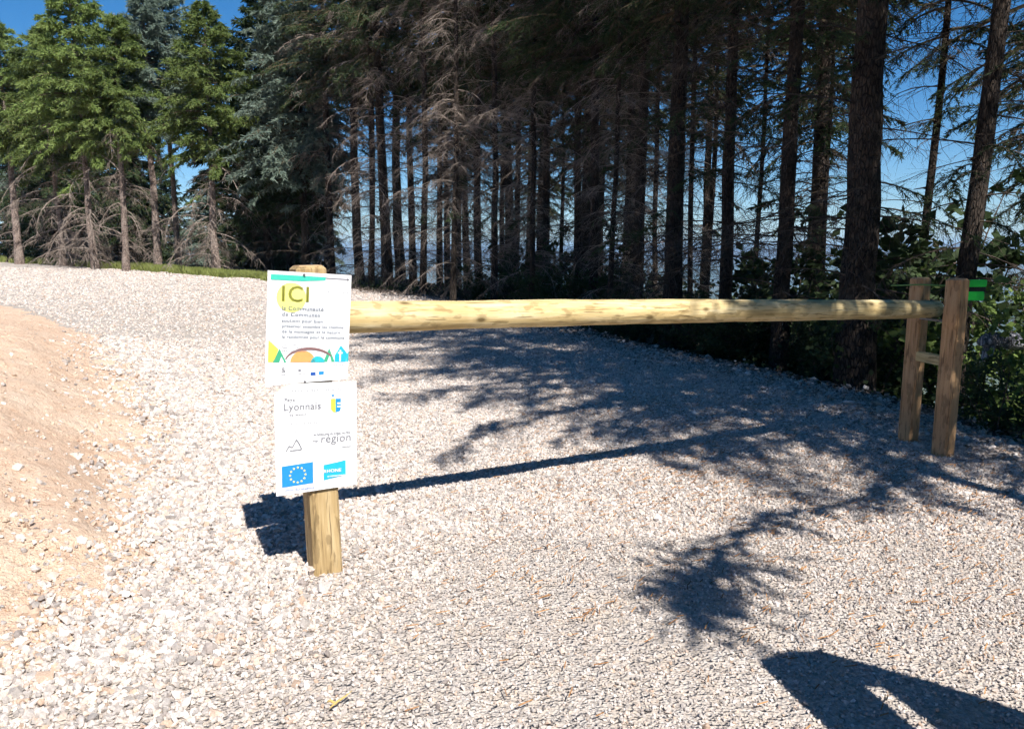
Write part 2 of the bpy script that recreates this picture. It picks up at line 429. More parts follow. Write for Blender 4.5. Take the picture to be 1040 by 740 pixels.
# coarse broken stones between the sand and the track, and thrown over the sand
n = 10000
yy = 1.3+8*rng.uniform(0, 1, n)**1.3; foot = yy*0
foot = np.array(sand_in(np.zeros(n), yy))          # = foot x
xx = foot + rng.normal(.20, .34, n)*(.7+.12*yy)
k = (sand_in(xx, yy) < .9); xx, yy = xx[k], yy[k]
P1 = np.array([.12, .16, .18, .16, .10, .08, .07, .07, .03, .03]); P1 /= P1.sum()
stones('broken_stones', xx, yy, rng.uniform(.014, .034, len(xx))*(1+.5*rng.exponential(.35, len(xx))), (-.1, .3), P1, 'coarse broken stones strewn along the foot of the sandy bank')
P2 = np.array([.06, .08, .08, .06, .05, .20, .15, .02, .05, .25]); P2 /= P2.sum()
n = 2600
yy = rng.uniform(1.3, 12, n); xx = np.array(sand_in(np.zeros(n), yy))-rng.exponential(.75, n)*(.6+.1*yy)
stones('bank_stones', xx, yy, rng.uniform(.005, .018, n)*(1+.8*rng.exponential(.4, n)), (-.25, .15), P2, 'loose stones scattered over the orange sandy bank')
n = 15000; yy = rng.uniform(1.3, 14, n); xx = np.array(sand_in(np.zeros(n), yy))-rng.uniform(0, 1, n)**1.3*(1.5+.35*yy)
k = wob(xx, yy, 2.1, 4)+.5*wob(xx, yy, 6, 1) > -.15; xx, yy = xx[k], yy[k]
o = stones('clods', xx, yy, rng.uniform(.005, .016, len(xx))*(1+1.0*rng.exponential(.5, len(xx))), (-.3, .2), P2, 'crumbled clods of orange earth covering the sandy bank')
o.data.materials[0] = M['sand']
# larger stones along the outer edge of the track
n = 4200; seg = rng.uniform(0, 1, n)
ey = 2.5+15*seg**1.2; ex = np.interp(ey, EDGE[:10, 1], EDGE[:10, 0])+rng.normal(.02, .22, n)
stones('edge_stones', ex, ey, rng.uniform(.015, .045, n)*(1+.5*rng.exponential(.5, n)), (-.1, .25), P1, 'loose grey stones along the outer edge of the track')
# a few large pale stones in the lower left corner
n = 260; yy = rng.uniform(1.5, 3.6, n); xx = np.array(sand_in(np.zeros(n), yy))+rng.normal(.2, .2, n)
stones('big_stones', xx, yy, rng.uniform(.030, .065, n), (-.15, .1), P0, 'larger angular pale stones at the lower end of the bank', flat=.5)

n = 16000; ey = 2.5+18*rng.uniform(0, 1, n); ex = np.interp(ey, EDGE[:10, 1], EDGE[:10, 0])+.25+rng.normal(0, .38, n)
P = np.stack([ex, ey, terr(ex, ey)+rng.uniform(.0, .035, n)], 1); u = rng.normal(0, 1, (n, 3)); u[:, 2] *= .3; u /= np.linalg.norm(u, axis=1, keepdims=True)
s_ = np.cross(u, rng.normal(0, .35, (n, 3))+[0, 0, 1]); s_ /= np.linalg.norm(s_, axis=1, keepdims=True); L = rng.uniform(.015, .05, (n, 1))
V = np.stack([P, P+u*L*.5+s_*L*.3, P+u*L, P+u*L*.5-s_*L*.3], 1).reshape(-1, 3)
tag(link('leaf_litter', mesh_np('leaf_litter', V, np.arange(4*n).reshape(n, 4), [M['dead']])), 'brown leaf litter drifting over the outer edge of the track', 'litter', kind='stuff')
# dry needles and twiglets on the gravel (uncountable litter)
n = 5200
c0 = rng.normal(0, 1, (n, 2)); cx = rng.choice([2.4, 1.6, .9, 2.8, 1.3, .2, 2.0, 3.2], n)+c0[:, 0]*.35; cy = rng.choice([3.2, 4.6, 5.8, 3.9, 2.9, 4.2, 6.6, 5.0], n)+c0[:, 1]*.4
k = sdist(cx, cy) < .2; cx, cy = cx[k], cy[k]; n = len(cx)
a = rng.uniform(0, np.pi, n); L = rng.uniform(.008, .028, n); w = .0016
dx, dy = np.cos(a)*L, np.sin(a)*L; nx, ny = -np.sin(a)*w, np.cos(a)*w; z = surf_z(cx, cy)+rng.uniform(.012, .024, n)
V = np.stack([np.stack([cx-dx-nx, cy-dy-ny, z], 1), np.stack([cx+dx-nx, cy+dy-ny, z+.004], 1), np.stack([cx+dx+nx, cy+dy+ny, z+.006], 1), np.stack([cx-dx+nx, cy-dy+ny, z+.002], 1)], 1).reshape(-1, 3)
tag(link('needle_litter', mesh_np('needle_litter', V, np.arange(4*n).reshape(n, 4), [M['litter']])), 'rusty fallen needles scattered on the gravel', 'litter', kind='stuff')

SUN = Vector((-.40, .80, -1.0))
# fallen dry twig near the bottom edge
def ground_pt(px, py):
    r = ray(px, py); tt = 0
    z = 0.0
    for _ in range(30):
        tt = (z-CAMH)/r[2]; z = float(surf_z(np.array([r[0]*tt]), np.array([r[1]*tt]))[0])
    return Vector((r[0]*tt, r[1]*tt, z))
b = MB(); p = ground_pt(342, 722)+Vector((0, 0, .024))
b.tube([p+Vector((-.015, -.02, 0)), p+Vector((.0, .0, .006)), p+Vector((.02, .035, .004)), p+Vector((.035, .055, .01))], [.002, .004, .003, .001], 5)
b.tube([p, p+Vector((-.02, .012, .004)), p+Vector((-.03, .01, .0))], [.003, .005, .002], 5)
tag(b.build('fallen_twig', [mat_twig('straw_twig', (.5, .33, .10), (.65, .47, .2))]), 'small straw yellow twig lying on the gravel at the bottom edge', 'twig')

# ------------------------------------------------------------------ conifers
def segs_to_mesh(P0_, P1_, r0, r1):
    """triangular prisms for many segments"""
    d = P1_-P0_; L = np.linalg.norm(d, axis=1, keepdims=True)+1e-9; d = d/L
    ref = np.where(np.abs(d[:, 2:3]) < .9, np.array([[0, 0, 1.]]), np.array([[1., 0, 0]]))
    a = np.cross(d, ref); a /= np.linalg.norm(a, axis=1, keepdims=True)+1e-9; b = np.cross(a, d)
    vs = []
    for P, r in ((P0_, r0), (P1_, r1)):
        for k in range(3):
            an = 2*math.pi*k/3
            vs.append(P+(a*math.cos(an)+b*math.sin(an))*r[:, None])
    V = np.stack(vs, 1)
    f = np.array([(0, 1, 4, 3), (1, 2, 5, 4), (2, 0, 3, 5)])
    n = len(P0_)
    return V.reshape(-1, 3), (f[None]+6*np.arange(n)[:, None, None]).reshape(-1, 4)

class Wood:
    def __init__(s): s.a = []; s.b = []; s.r0 = []; s.r1 = []
    def poly(s, P, r):          # P (k,3), r (k,)
        s.a.append(P[:-1]); s.b.append(P[1:]); s.r0.append(r[:-1]); s.r1.append(r[1:])
    def many(s, A, B, r0, r1): s.a.append(A); s.b.append(B); s.r0.append(np.broadcast_to(r0, (len(A),))); s.r1.append(np.broadcast_to(r1, (len(A),)))
    def mesh(s):
        if not s.a: return np.zeros((0, 3)), np.zeros((0, 4), int)
        return segs_to_mesh(np.concatenate(s.a), np.concatenate(s.b), np.concatenate(s.r0), np.concatenate(s.r1))

def needles(g, A, B, per, ln, wd, spread=.9, droop=.15):
    """triangular needle tufts along twigs A->B"""
    n = len(A); per = int(per)
    t_ = g.uniform(.0, 1.05, (n, per, 1)); P = A[:, None]+(B-A)[:, None]*t_
    d = (B-A); d = d/(np.linalg.norm(d, axis=1, keepdims=True)+1e-9)
    off = g.normal(0, spread, (n, per, 3)); D = d[:, None]+off; D[..., 2] = D[..., 2]*.75-droop
    D /= np.linalg.norm(D, axis=2, keepdims=True)+1e-9
    L = ln*g.uniform(.6, 1.3, (n, per, 1)); W = wd*g.uniform(.7, 1.3, (n, per, 1))
    side = np.cross(D, g.normal(0, 1, (n, per, 3))); side /= np.linalg.norm(side, axis=2, keepdims=True)+1e-9
    V = np.stack([P-side*W*.5, P+side*W*.5, P+D*L+side*W*.12, P+D*L-side*W*.12], 2).reshape(-1, 3)
    return V, np.arange(len(V)).reshape(-1, 4)

def spine(g, base, az, L, e0, bend, k=7, wig=.05):
    """curved branch spine; e0 start elevation, bend total change of elevation"""
    u = np.linspace(0, 1, k); el = e0+bend*u; step = L/(k-1)
    azs = az+np.cumsum(g.normal(0, wig*2.2, k)); 
    d = np.stack([np.cos(azs)*np.cos(el), np.sin(azs)*np.cos(el), np.sin(el)], 1)
    P = base+np.concatenate([np.zeros((1, 3)), np.cumsum(d[:-1]*step, 0)])
    return P, d

def add_dead(g, W, base, az, L, e0, bend, r, ntw, tl, sub=3):
    P, d = spine(g, base, az, L, e0, bend, 7, .08)
    W.poly(P, np.linspace(r, r*.25, len(P)))
    m = max(2, int(ntw*L)); idx = g.uniform(.6, 5.95, m); i = idx.astype(int); f = (idx-i)[:, None]
    A = P[i]*(1-f)+P[i+1]*f
    sg = np.where(g.uniform(0, 1, m) < .5, -1, 1)[:, None]
    side = np.cross(d[i], [0, 0, 1.]); side /= np.linalg.norm(side, axis=1, keepdims=True)+1e-9
    D = d[i]*g.uniform(.3, .9, (m, 1))+side*sg*g.uniform(.4, 1, (m, 1)); D[:, 2] -= g.uniform(0, .7, m)
    D /= np.linalg.norm(D, axis=1, keepdims=True)
    Ls = (tl*g.uniform(.35, 1.2, m)*(1-.5*idx/6))[:, None]
    B = A+D*Ls*.5; D2 = D+g.normal(0, .3, (m, 3)); D2[:, 2] -= .45; D2 /= np.linalg.norm(D2, axis=1, keepdims=True)
    C = B+D2*Ls*.5
    rr = r*.32
    W.many(A, B, rr, rr*.7); W.many(B, C, rr*.7, rr*.25)
    for _ in range(sub):
        q = g.uniform(.15, 1, (m, 1)); A2 = np.where(q < .5, A+(B-A)*q*2, B+(C-B)*(q*2-1))
        D3 = D+g.normal(0, .65, (m, 3)); D3[:, 2] -= .3; D3 /= np.linalg.norm(D3, axis=1, keepdims=True)
        W.many(A2, A2+D3*Ls*g.uniform(.2, .5, (m, 1)), rr*.5, rr*.2)
    return A, C

def add_live(g, W, NV, NF, base, az, L, e0, bend, r, twd, ln, wd, per, dens=1.0):
    P, d = spine(g, base, az, L, e0, bend, 8, .05)
    W.poly(P, np.linspace(r, r*.2, len(P)))
    m = max(4, int(twd*L)); idx = g.uniform(.8, 6.95, m); i = idx.astype(int); f = (idx-i)[:, None]
    A = P[i]*(1-f)+P[i+1]*f
    sg = np.where(g.uniform(0, 1, m) < .5, -1, 1)[:, None]
    side = np.cross(d[i], [0, 0, 1.]); side /= np.linalg.norm(side, axis=1, keepdims=True)+1e-9
    D = d[i]*g.uniform(.5, 1.0, (m, 1))+side*sg*g.uniform(.5, 1, (m, 1)); D[:, 2] -= g.uniform(.0, .55, m)
    D /= np.linalg.norm(D, axis=1, keepdims=True)
    Ls = (.36*L**.6*g.uniform(.5, 1.15, m)*(1.12-.75*(idx/7)**1.5))[:, None]
    B = A+D*Ls*.55; D2 = D.copy(); D2[:, 2] -= .45; D2 += g.normal(0, .12, (m, 3)); D2 /= np.linalg.norm(D2, axis=1, keepdims=True)
    C = B+D2*Ls*.45
    W.many(A, C, r*.22, r*.08)
    for a_, b_ in ((A, B), (B, C)):
        v, q = needles(g, a_, b_, per*dens, ln, wd, .65); NV.append(v); NF.append(q)
    v, q = needles(g, P[2:-1], P[3:], per*2, ln, wd, .7); NV.append(v); NF.append(q)

PROTO = {}
def conifer(key, seed, H, r0, dead0, live0, lmax, ndead, nlive, needle_mat, bark_mat, dead_mat, ln=.07, wd=.016, per=5, twd=14,
            dead_len=1.3, dead_droop=-1.0, sprig=0, dead_rad=.013, dead_tw=10, custom=None, dead_top=None, peak=.15, taper=.8):
    g = np.random.default_rng(seed)
    root = empty('pine_tree')
    # trunk
    k = 15; zs = np.linspace(-.6, H, k); u = np.clip(zs/H, 0, 1)
    wx = np.cumsum(g.normal(0, .02, k)); wy = np.cumsum(g.normal(0, .02, k)); wx -= wx[1]; wy -= wy[1]
    rad = r0*(1-u)**.75*(1+.35*np.exp(-np.maximum(zs, 0)*3.5))+.008
    tp = lambda z: np.array([np.interp(z, zs, wx), np.interp(z, zs, wy), z])
    tr = lambda z: float(np.interp(z, zs, rad))
    b = MB(); st = random.getstate(); random.seed(seed)
    fine = np.linspace(-.6, H, 34)
    b.tube([tp(z) for z in fine], [tr(z) for z in fine], 12, wobble=.13); random.setstate(st)
    # short broken stubs on the trunk
    for _ in range(22):
        z = g.uniform(.3, H*.6); a = g.uniform(0, 6.28); p = tp(z); dd = np.array([math.cos(a), math.sin(a), g.uniform(-.3, .3)])
        b.tube([p+dd*tr(z)*.8, p+dd*(tr(z)+g.uniform(.03, .16))], [.011, .005], 5)
    b.build('trunk', [bark_mat], root)
    W = Wood()
    dt = dead_top or live0*1.25
    for _ in range(ndead):
        z = g.uniform(dead0, dt); a = g.uniform(0, 6.28)
        add_dead(g, W, tp(z), a, dead_len*g.uniform(.35, 1.25), g.uniform(-.25, .3), dead_droop*g.uniform(.4, 1.3), dead_rad*g.uniform(.6, 1.2), dead_tw, .6)
    if key == 'thin': WD, W = W, Wood()
    v, f = W.mesh()
    if len(v): link('dead_branches', mesh_np('dead_branches', v, f, [dead_mat]), root)
    W = WD if key == 'thin' else Wood(); NV = []; NF = []
    for j in range(nlive):
        q = (j+g.uniform(0, 1))/nlive; z = live0+(H*.985-live0)*q
        shape = (1-q)**taper*(min(1, .55+q/peak*.45) if peak > 0 else 1)+.05
        L = lmax*shape*g.uniform(.65, 1.15); a = j*2.399+g.normal(0, .4)
        e0 = -.15+.75*q+g.normal(0, .12)
        add_live(g, W, NV, NF, tp(z), a, max(L, .18), e0, -.75*(1-.6*q)*g.uniform(.6, 1.3)+.0, .008+.012*L, twd, ln, wd, per)
    for _ in range(sprig):
        z = g.uniform(dead0+.6, live0); add_live(g, W, NV, NF, tp(z), g.uniform(0, 6.28), g.uniform(.5, 1.5), g.uniform(-.2, .2), -.8*g.uniform(.5, 1.3), .01, twd*.7, ln, wd, per)
    if custom: custom(g, W, NV, NF, tp)
    v, f = W.mesh(); nv = np.concatenate(NV); nf = np.arange(len(nv)).reshape(-1, 4)
    V = np.concatenate([v, nv]); fm = np.concatenate([np.zeros(len(f)), np.ones(len(nf))])
    link('crown', mesh_np('crown', V, [f, nf+len(v)], [M['live'], needle_mat], fm), root)
    PROTO[key] = [root, False, r0]
    return root

def plant(key, x, y, label, r=None, lean=(0, 0), group=None, sc=1.0, rz=None, dz=0.0, cat='tree', name=None):
    pr = PROTO[key]; root = pr[0]
    if pr[1]: o = copy_tree(root)
    else: o = root; pr[1] = True
    o.location = (x, y, ground_z(x, y)-.05+dz)
    sxy = sc if r is None else r/pr[2]
    # thickness follows the photograph's trunk, height stays
    o.scale = (1, 1, 1)
    for ch in o.children:
        if ch.name.startswith('trunk'): ch.scale = (sxy, sxy, sc)
        else: ch.scale = (sc, sc, sc)
    o.rotation_euler = (lean[0], lean[1], random.uniform(0, 6.28) if rz is None else rz)
    o.rotation_mode = 'XYZ'
    tag(o, label, cat, group)
    if name: o.name = name
    return o

# prototypes ----------------------------------------------------------
conifer('front_a', 1, 8.3, .12, .4, 4.4, 2.3, 28, 140, M['green'], M['bark_sunlit'], M['dead'], .12, .032, 7, 18, 1.5, -1.5, 0, dead_tw=14, peak=.35)
conifer('front_b', 2, 8.4, .11, .3, 3.8, 2.4, 46, 150, M['green'], M['bark_sunlit'], M['dead'], .12, .032, 7, 18, 1.9, -1.7, 5, dead_top=4.2, dead_tw=13, dead_rad=.018, peak=.35)
conifer('front_c', 3, 9.1, .12, .8, 4.5, 2.1, 20, 140, M['blue'], M['bark_sunlit'], M['dead'], .12, .030, 7, 18, 1.2, -1.2, 0, dead_tw=14, peak=.35)
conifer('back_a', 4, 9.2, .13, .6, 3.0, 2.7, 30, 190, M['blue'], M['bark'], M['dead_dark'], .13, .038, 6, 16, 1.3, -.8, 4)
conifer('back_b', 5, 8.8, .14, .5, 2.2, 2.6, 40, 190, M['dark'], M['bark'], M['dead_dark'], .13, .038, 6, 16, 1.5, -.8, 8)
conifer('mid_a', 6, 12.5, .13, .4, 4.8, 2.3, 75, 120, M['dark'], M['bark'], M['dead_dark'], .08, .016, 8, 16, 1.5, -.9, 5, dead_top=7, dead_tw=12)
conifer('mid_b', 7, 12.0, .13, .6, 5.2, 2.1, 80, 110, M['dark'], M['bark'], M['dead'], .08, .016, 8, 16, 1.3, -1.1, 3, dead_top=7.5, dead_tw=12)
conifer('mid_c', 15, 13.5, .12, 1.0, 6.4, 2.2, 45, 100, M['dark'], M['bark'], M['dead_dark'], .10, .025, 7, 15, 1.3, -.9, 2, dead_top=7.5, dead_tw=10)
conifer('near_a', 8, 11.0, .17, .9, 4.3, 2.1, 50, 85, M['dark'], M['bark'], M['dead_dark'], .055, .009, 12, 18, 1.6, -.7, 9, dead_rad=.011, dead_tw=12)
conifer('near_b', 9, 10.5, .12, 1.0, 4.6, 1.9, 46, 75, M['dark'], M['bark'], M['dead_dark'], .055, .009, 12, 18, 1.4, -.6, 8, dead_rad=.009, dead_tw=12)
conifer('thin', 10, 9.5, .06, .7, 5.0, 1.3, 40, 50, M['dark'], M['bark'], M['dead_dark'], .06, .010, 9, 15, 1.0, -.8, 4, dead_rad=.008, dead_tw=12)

conifer('veil', 16, 11.0, .055, .5, 6.0, 1.5, 130, 60, M['dark'], M['bark'], M['dead'], .07, .014, 8, 15, 1.15, -1.0, 2, dead_rad=.007, dead_tw=17, dead_top=8.5)

def longbranch(g, W, NV, NF, tp):
    # the long low branch that throws its shadow across the gravel
    t0 = np.array([4.15, 1.45, ground_z(4.15, 1.45)-.05]); P = []
    for px, py, z in ((935, 478, 4.05), (880, 506, 4.0), (830, 517, 3.88), (775, 526, 3.72), (738, 556, 3.5), (716, 590, 3.28), (690, 616, 3.05)):
        g_ = ground_pt(px, py); P.append(np.array(g_)-np.array(SUN)*(z-g_.z)-t0)
    P = np.array([(0, 0, 4.02)]+P)
    W.poly(P, np.linspace(.028, .008, len(P)))
    d = np.gradient(P, axis=0); d /= np.linalg.norm(d, axis=1, keepdims=True)
    for a0, a1, m, l in ((1.2, 2.0, 7, .2), (2.0, 4.3, 34, .30), (4.3, 5.2, 16, .30), (5.2, 6.99, 95, .36)):
        idx = g.uniform(a0, a1, m); i = idx.astype(int); f = (idx-i)[:, None]; A = P[i]*(1-f)+P[i+1]*f
        D = d[i]*.35+g.normal(0, .7, (m, 3)); D[:, 2] -= .25; D /= np.linalg.norm(D, axis=1, keepdims=True)
        B = A+D*l*g.uniform(.3, 1.1, (m, 1)); W.many(A, B, .005, .002)
        v, q = needles(g, A, B, 36, .055, .016, .8); NV.append(v)
conifer('road_a', 12, 15.0, .16, 1.2, 5.6, 2.9, 22, 160, M['green'], M['bark'], M['dead_dark'], .075, .018, 9, 16, 1.1, -.7, 0, custom=longbranch, taper=.5)
conifer('road_b', 13, 12.0, .15, 1.2, 3.6, 2.6, 20, 80, M['green'], M['bark'], M['dead_dark'], .075, .018, 9, 16, 1.3, -.7, 3, taper=.55)
conifer('road_c', 14, 16.0, .17, 4, 8.6, 2.5, 14, 100, M['green'], M['bark'], M['dead_dark'], .075, .018, 9, 16, .8, -.7, 0)

def at_x(px, Y): return (px-520)/F*Y
# --- left hand, sunlit group
A_ = 'pale slender trunk '
left = [
    (24, 28, 'front_a', 9, 'leftmost pale leaning trunk at the top left with green boughs above it'),
    (68, 27.4, 'front_b', 7, 'thin pale trunk second from the left among brown drooping dead branches'),
    (100, 25.6, 'front_b', 8, 'pale trunk third from the left with bare brown boughs reaching left'),
    (131, 25.0, 'front_a', 8, 'straight bright grey trunk beside the largest tangle of dead brown branches'),
    (163, 25.8, 'front_c', 9, 'tall pale trunk with broken stubs right of the brown tangle'),
    (184, 27.4, 'front_c', 7, 'slender grey trunk between the tall pale one and the bright green fir'),
    (222, 24.2, 'front_b', 9, 'bright green fir with drooping brown skirt at the grass verge left of the sign'),
]
for px, Y, k, w, lab in left:
    plant(k, at_x(px, Y), Y, lab, r=w*Y/F/2*.8, sc=random.uniform(.9, 1.08), lean=(random.uniform(-.02, .02), random.uniform(-.02, .02)))
# --- trees lining the track, middle and right
mid = [
    (275, 25.5, 'back_b', 9, (0, 0), 'dark fir standing just left of the sign above the grass strip'),
    (312, 24.0, 'back_a', 9, (0, 0), 'grey green fir rising directly behind the sign'),
    (338, 23.0, 'mid_b', 8, (0, 0), 'slim dark tree just right of the sign post top'),
    (366, 21.5, 'mid_a', 10, (0, 0), 'dark trunk with bright green boughs high above it right of the sign'),
    (394, 19.3, 'mid_b', 12, (0, 0), 'dark trunk with a sunlit grey left side right of the sign'),
    (420, 20.5, 'mid_a', 8, (0, 0), 'narrow dark trunk third right of the sign'),
    (447, 19.0, 'mid_b', 7, (0, 0), 'narrow trunk behind the pale curled dead boughs'),
    (487, 17.2, 'mid_a', 9, (0, 0), 'black trunk at the end of the sunlit track edge'),
    (510, 20.0, 'thin', 6, (0, 0), 'thin dark trunk left of a pale streaked one'),
    (524, 18.0, 'mid_b', 7, (0, 0), 'thin trunk with pale bark above the middle of the bar'),
    (554, 16.6, 'mid_b', 9, (0, 0), 'slender trunk with sunlit pale patches above the bar'),
    (585, 15.0, 'mid_a', 9, (0, 0), 'dark trunk left of a close pair above the bar'),
    (600, 13.6, 'mid_a', 11, (0, 0), 'dark straight trunk of a close pair above the bar'),
    (633, 14.6, 'mid_b', 9, (0, 0), 'dark thin trunk between the pair and a thicker neighbour'),
    (650, 12.6, 'mid_a', 13, (0, 0), 'dark trunk just left of the thick black trunk'),
    (681, 10.6, 'near_a', 22, (0, .0), 'thick black straight trunk right of the picture centre'),
    (736, 9.9, 'near_b', 15, (0, .0), 'medium black trunk between two thicker ones right of centre'),
    (793, 8.9, 'near_a', 19, (0, .02), 'black trunk leaning slightly right beside the widest trunk'),
    (872, 7.5, 'near_a', 40, (0, .012), 'widest trunk of all, brown bark, behind the right end of the bar'),
    (931, 9.6, 'thin', 10, (0, .01), 'thin dark trunk between the widest trunk and the right posts'),
    (973, 7.2, 'near_b', 22, (0, .04), 'black trunk leaning right above the two right hand posts'),
    (1062, 8.4, 'near_b', 18, (0, .02), 'dark tree at the right edge of the picture'),
    (568, 21.0, 'thin', 5, (0, 0), 'very thin dark pole tree far back above the middle of the bar'),
    (716, 14.0, 'thin', 7, (0, 0), 'thin dark pole tree behind the thick black trunk'),
    (765, 13.0, 'thin', 6, (0, 0), 'thin dark pole tree between the medium and the leaning black trunks'),
    (460, 15.2, 'veil', 6, (0, .01), 'thin pole tree wrapped in grey dead twigs above the left half of the bar'),
    (502, 15.8, 'veil', 7, (0, -.01), 'thin pole tree with a veil of grey twigs beside the black trunk'),
    (540, 14.2, 'veil', 6, (0, 0), 'thin twiggy pole tree left of the sunlit patched trunk'),
    (618, 12.2, 'veil', 6, (0, .01), 'thin twiggy pole tree right of the close pair of trunks'),
    (666, 13.4, 'veil', 6, (0, 0), 'thin twiggy pole tree against the left side of the thick black trunk'),
    (702, 11.6, 'veil', 6, (0, 0), 'thin twiggy pole tree against the right side of the thick black trunk'),
    (430, 17.6, 'veil', 7, (0, 0), 'grey twiggy pole tree right of the trunk with the sunlit left side'),
    (378, 19.6, 'veil', 6, (0, 0), 'grey twiggy pole tree above the left end of the bar'),
    (835, 12.0, 'thin', 6, (0, 0), 'thin dark pole tree left of the widest trunk'),
]
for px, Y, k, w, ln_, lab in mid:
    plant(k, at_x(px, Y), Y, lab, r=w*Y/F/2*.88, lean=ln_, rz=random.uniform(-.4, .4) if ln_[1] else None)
# --- trees right of the camera: outside the picture, they shade the track
plant('road_a', 4.15, 1.45, 'green fir at the track edge right of the picture with one long low branch', r=.075, rz=0)
for x, y, k, sc in ((5.3, 2.0, 'road_b', 1.0), (4.7, 3.1, 'road_b', 1.1), (12.5, 3.0, 'road_b', 1.2), (13.8, -.5, 'road_c', 1.1), (12, 6.5, 'road_b', 1.2), (11, -4, 'road_b', 1.2),
                    (13, 1.5, 'road_c', 1.1), (9.6, -7, 'road_c', 1.1), (13.5, -3, 'road_b', 1.2), (7.2, -9, 'road_b', 1.1)):  # the outer firs are added to cut skylight on the track
    plant(k, x, y, 'green fir right of the picture, outer ones added to block skylight', r=.12, sc=sc, group='firs right of the picture')
for k_ in range(30):  # ring of unseen firs added to block low skylight
    a_ = math.pi*(1.02+.93*(k_+.5)/30); rr_0 = 19+4*((k_*7) % 5)/5
    x, y = rr_0*1.2*math.cos(a_), rr_0*math.sin(a_)
    plant(('road_b', 'back_b', 'road_c')[k_ % 3], x, y, 'unseen fir added behind the photographer to block skylight', r=.15, sc=1.15, group='firs added behind the photographer', dz=max(0, -ground_z(x, y)-.5))
# --- the wood on the slope behind
placed = []
def scatter(n, s0, s1, ylo, yhi, keys, lab, group, mind=1.5, xr=(-40, 30), scr=(.9, 1.1), ur=(-9, 9)):
    c = 0; tries = 0
    while c < n and tries < 20000:
        tries += 1
        x = random.uniform(*xr); y = random.uniform(ylo, yhi)
        s = float(sdist(np.array([x]), np.array([y]))[0])
        if not (s0 < s < s1) or abs(x) > .72*y+3 or not ur[0] < x/y < ur[1]: continue
        if any((x-a)**2+(y-b_)**2 < mind**2 for a, b_ in placed): continue
        placed.append((x, y)); c += 1
        plant(random.choice(keys), x, y, lab, sc=random.uniform(*scr), group=group)
scatter(26, 4.0, 12, 22, 54, ['back_a', 'back_b', 'back_b'], 'fir standing in the dark wood behind the sunlit left group', 'firs behind the left group', 1.8, (-40, -6), (.85, 1.0), (-9, -.24))
scatter(18, 2.6, 12, 12, 34, ['mid_c', 'mid_a', 'thin', 'mid_c'], 'dark tree in the shaded wood on the slope behind the bar', 'trees on the slope behind the bar', 1.6, (-8, 12), (.95, 1.1), (-.24, .16))
scatter(5, 2.6, 10, 11, 24, ['thin', 'thin', 'mid_c'], 'slim dark tree down the slope behind the widest trunk', 'trees down the slope behind the widest trunk', 2.0, (1, 16), (.95, 1.1), (.16, .75))

# ------------------------------------------------------------------ undergrowth
def bush(key, seed, h, w, n, leaf, lm, stemn=9):
    g = np.random.default_rng(seed); root = empty('shrub'); W = Wood(); A = []; B = []
    for _ in range(stemn):
        az = g.uniform(0, 6.28); P, d = spine(g, np.array([g.normal(0, .08), g.normal(0, .08), -.1]), az, h*g.uniform(.7, 1.25), g.uniform(.9, 1.45), -.9*g.uniform(.2, 1), 7, .12)
        P[:, :2] *= w/h*1.2; W.poly(P, np.linspace(.012, .003, 7))
        for _ in range(9):
            i = g.integers(1, 7); D = g.normal(0, 1, 3); D[2] = abs(D[2])*.6; D /= np.linalg.norm(D)
            e = P[i]+D*g.uniform(.12, .38)*w; W.many(P[i][None], e[None], .004, .002); A.append(P[i]); B.append(e)
    v, f = W.mesh(); link('stems', mesh_np('stems', v, f, [M['dead_dark']]), root)
    A, B = np.array(A), np.array(B); k = g.integers(0, len(A), n); t_ = g.uniform(.2, 1.1, (n, 1)); P = A[k]+(B[k]-A[k])*t_+g.normal(0, .035, (n, 3))
    u = g.normal(0, 1, (n, 3)); u[:, 2] *= .5; u /= np.linalg.norm(u, axis=1, keepdims=True)
    s_ = np.cross(u, g.normal(0, 1, (n, 3))); s_ /= np.linalg.norm(s_, axis=1, keepdims=True); L = leaf*g.uniform(.6, 1.3, (n, 1))
    V = np.stack([P, P+u*L*.5+s_*L*.32, P+u*L, P+u*L*.5-s_*L*.32], 1).reshape(-1, 3)
    link('leaves', mesh_np('leaves', V, np.arange(4*n).reshape(n, 4), [lm]), root)
    PROTO[key] = [root, False, 1]
bush('bush_light', 21, 1.3, .9, 2600, .065, M['bush'])
bush('bush_dark', 22, 1.0, .9, 2200, .06, M['bushdark'])
bush('sapling', 23, 1.7, .6, 1300, .075, M['bushdark'], 5)
def pshrub(key, x, y, lab, group=None, sc=1.0, dz=0):
    pr = PROTO[key]; o = copy_tree(pr[0]) if pr[1] else pr[0]; pr[1] = True
    o.location = (x, y, ground_z(x, y)+dz); o.scale = (sc,)*3; o.rotation_euler = (0, 0, random.uniform(0, 6.28)); tag(o, lab, 'shrub', group)
for px, Y, sc, lab in ((1012, 7.6, 1.5, 'sunlit yellow green shrub at the right edge behind the right hand post'), (1045, 6.6, 1.1, 'low light green shrub below the bleached log at the right edge'), (1075, 8.6, 1.7, 'tall light green shrub cut by the right edge of the picture')):
    pshrub('bush_light', at_x(px, Y), Y, lab, sc=sc)
for px, Y, sc, lab in ((748, 12.5, 1.3, 'leafy dark sapling between the black trunks right of centre'), (812, 10.6, 1.1, 'dark sapling with hanging leaves left of the widest trunk'), (640, 16.0, 1.2, 'dark leafy sapling behind the middle of the bar')):
    pshrub('sapling', at_x(px, Y), Y, lab, sc=sc)
c = 0
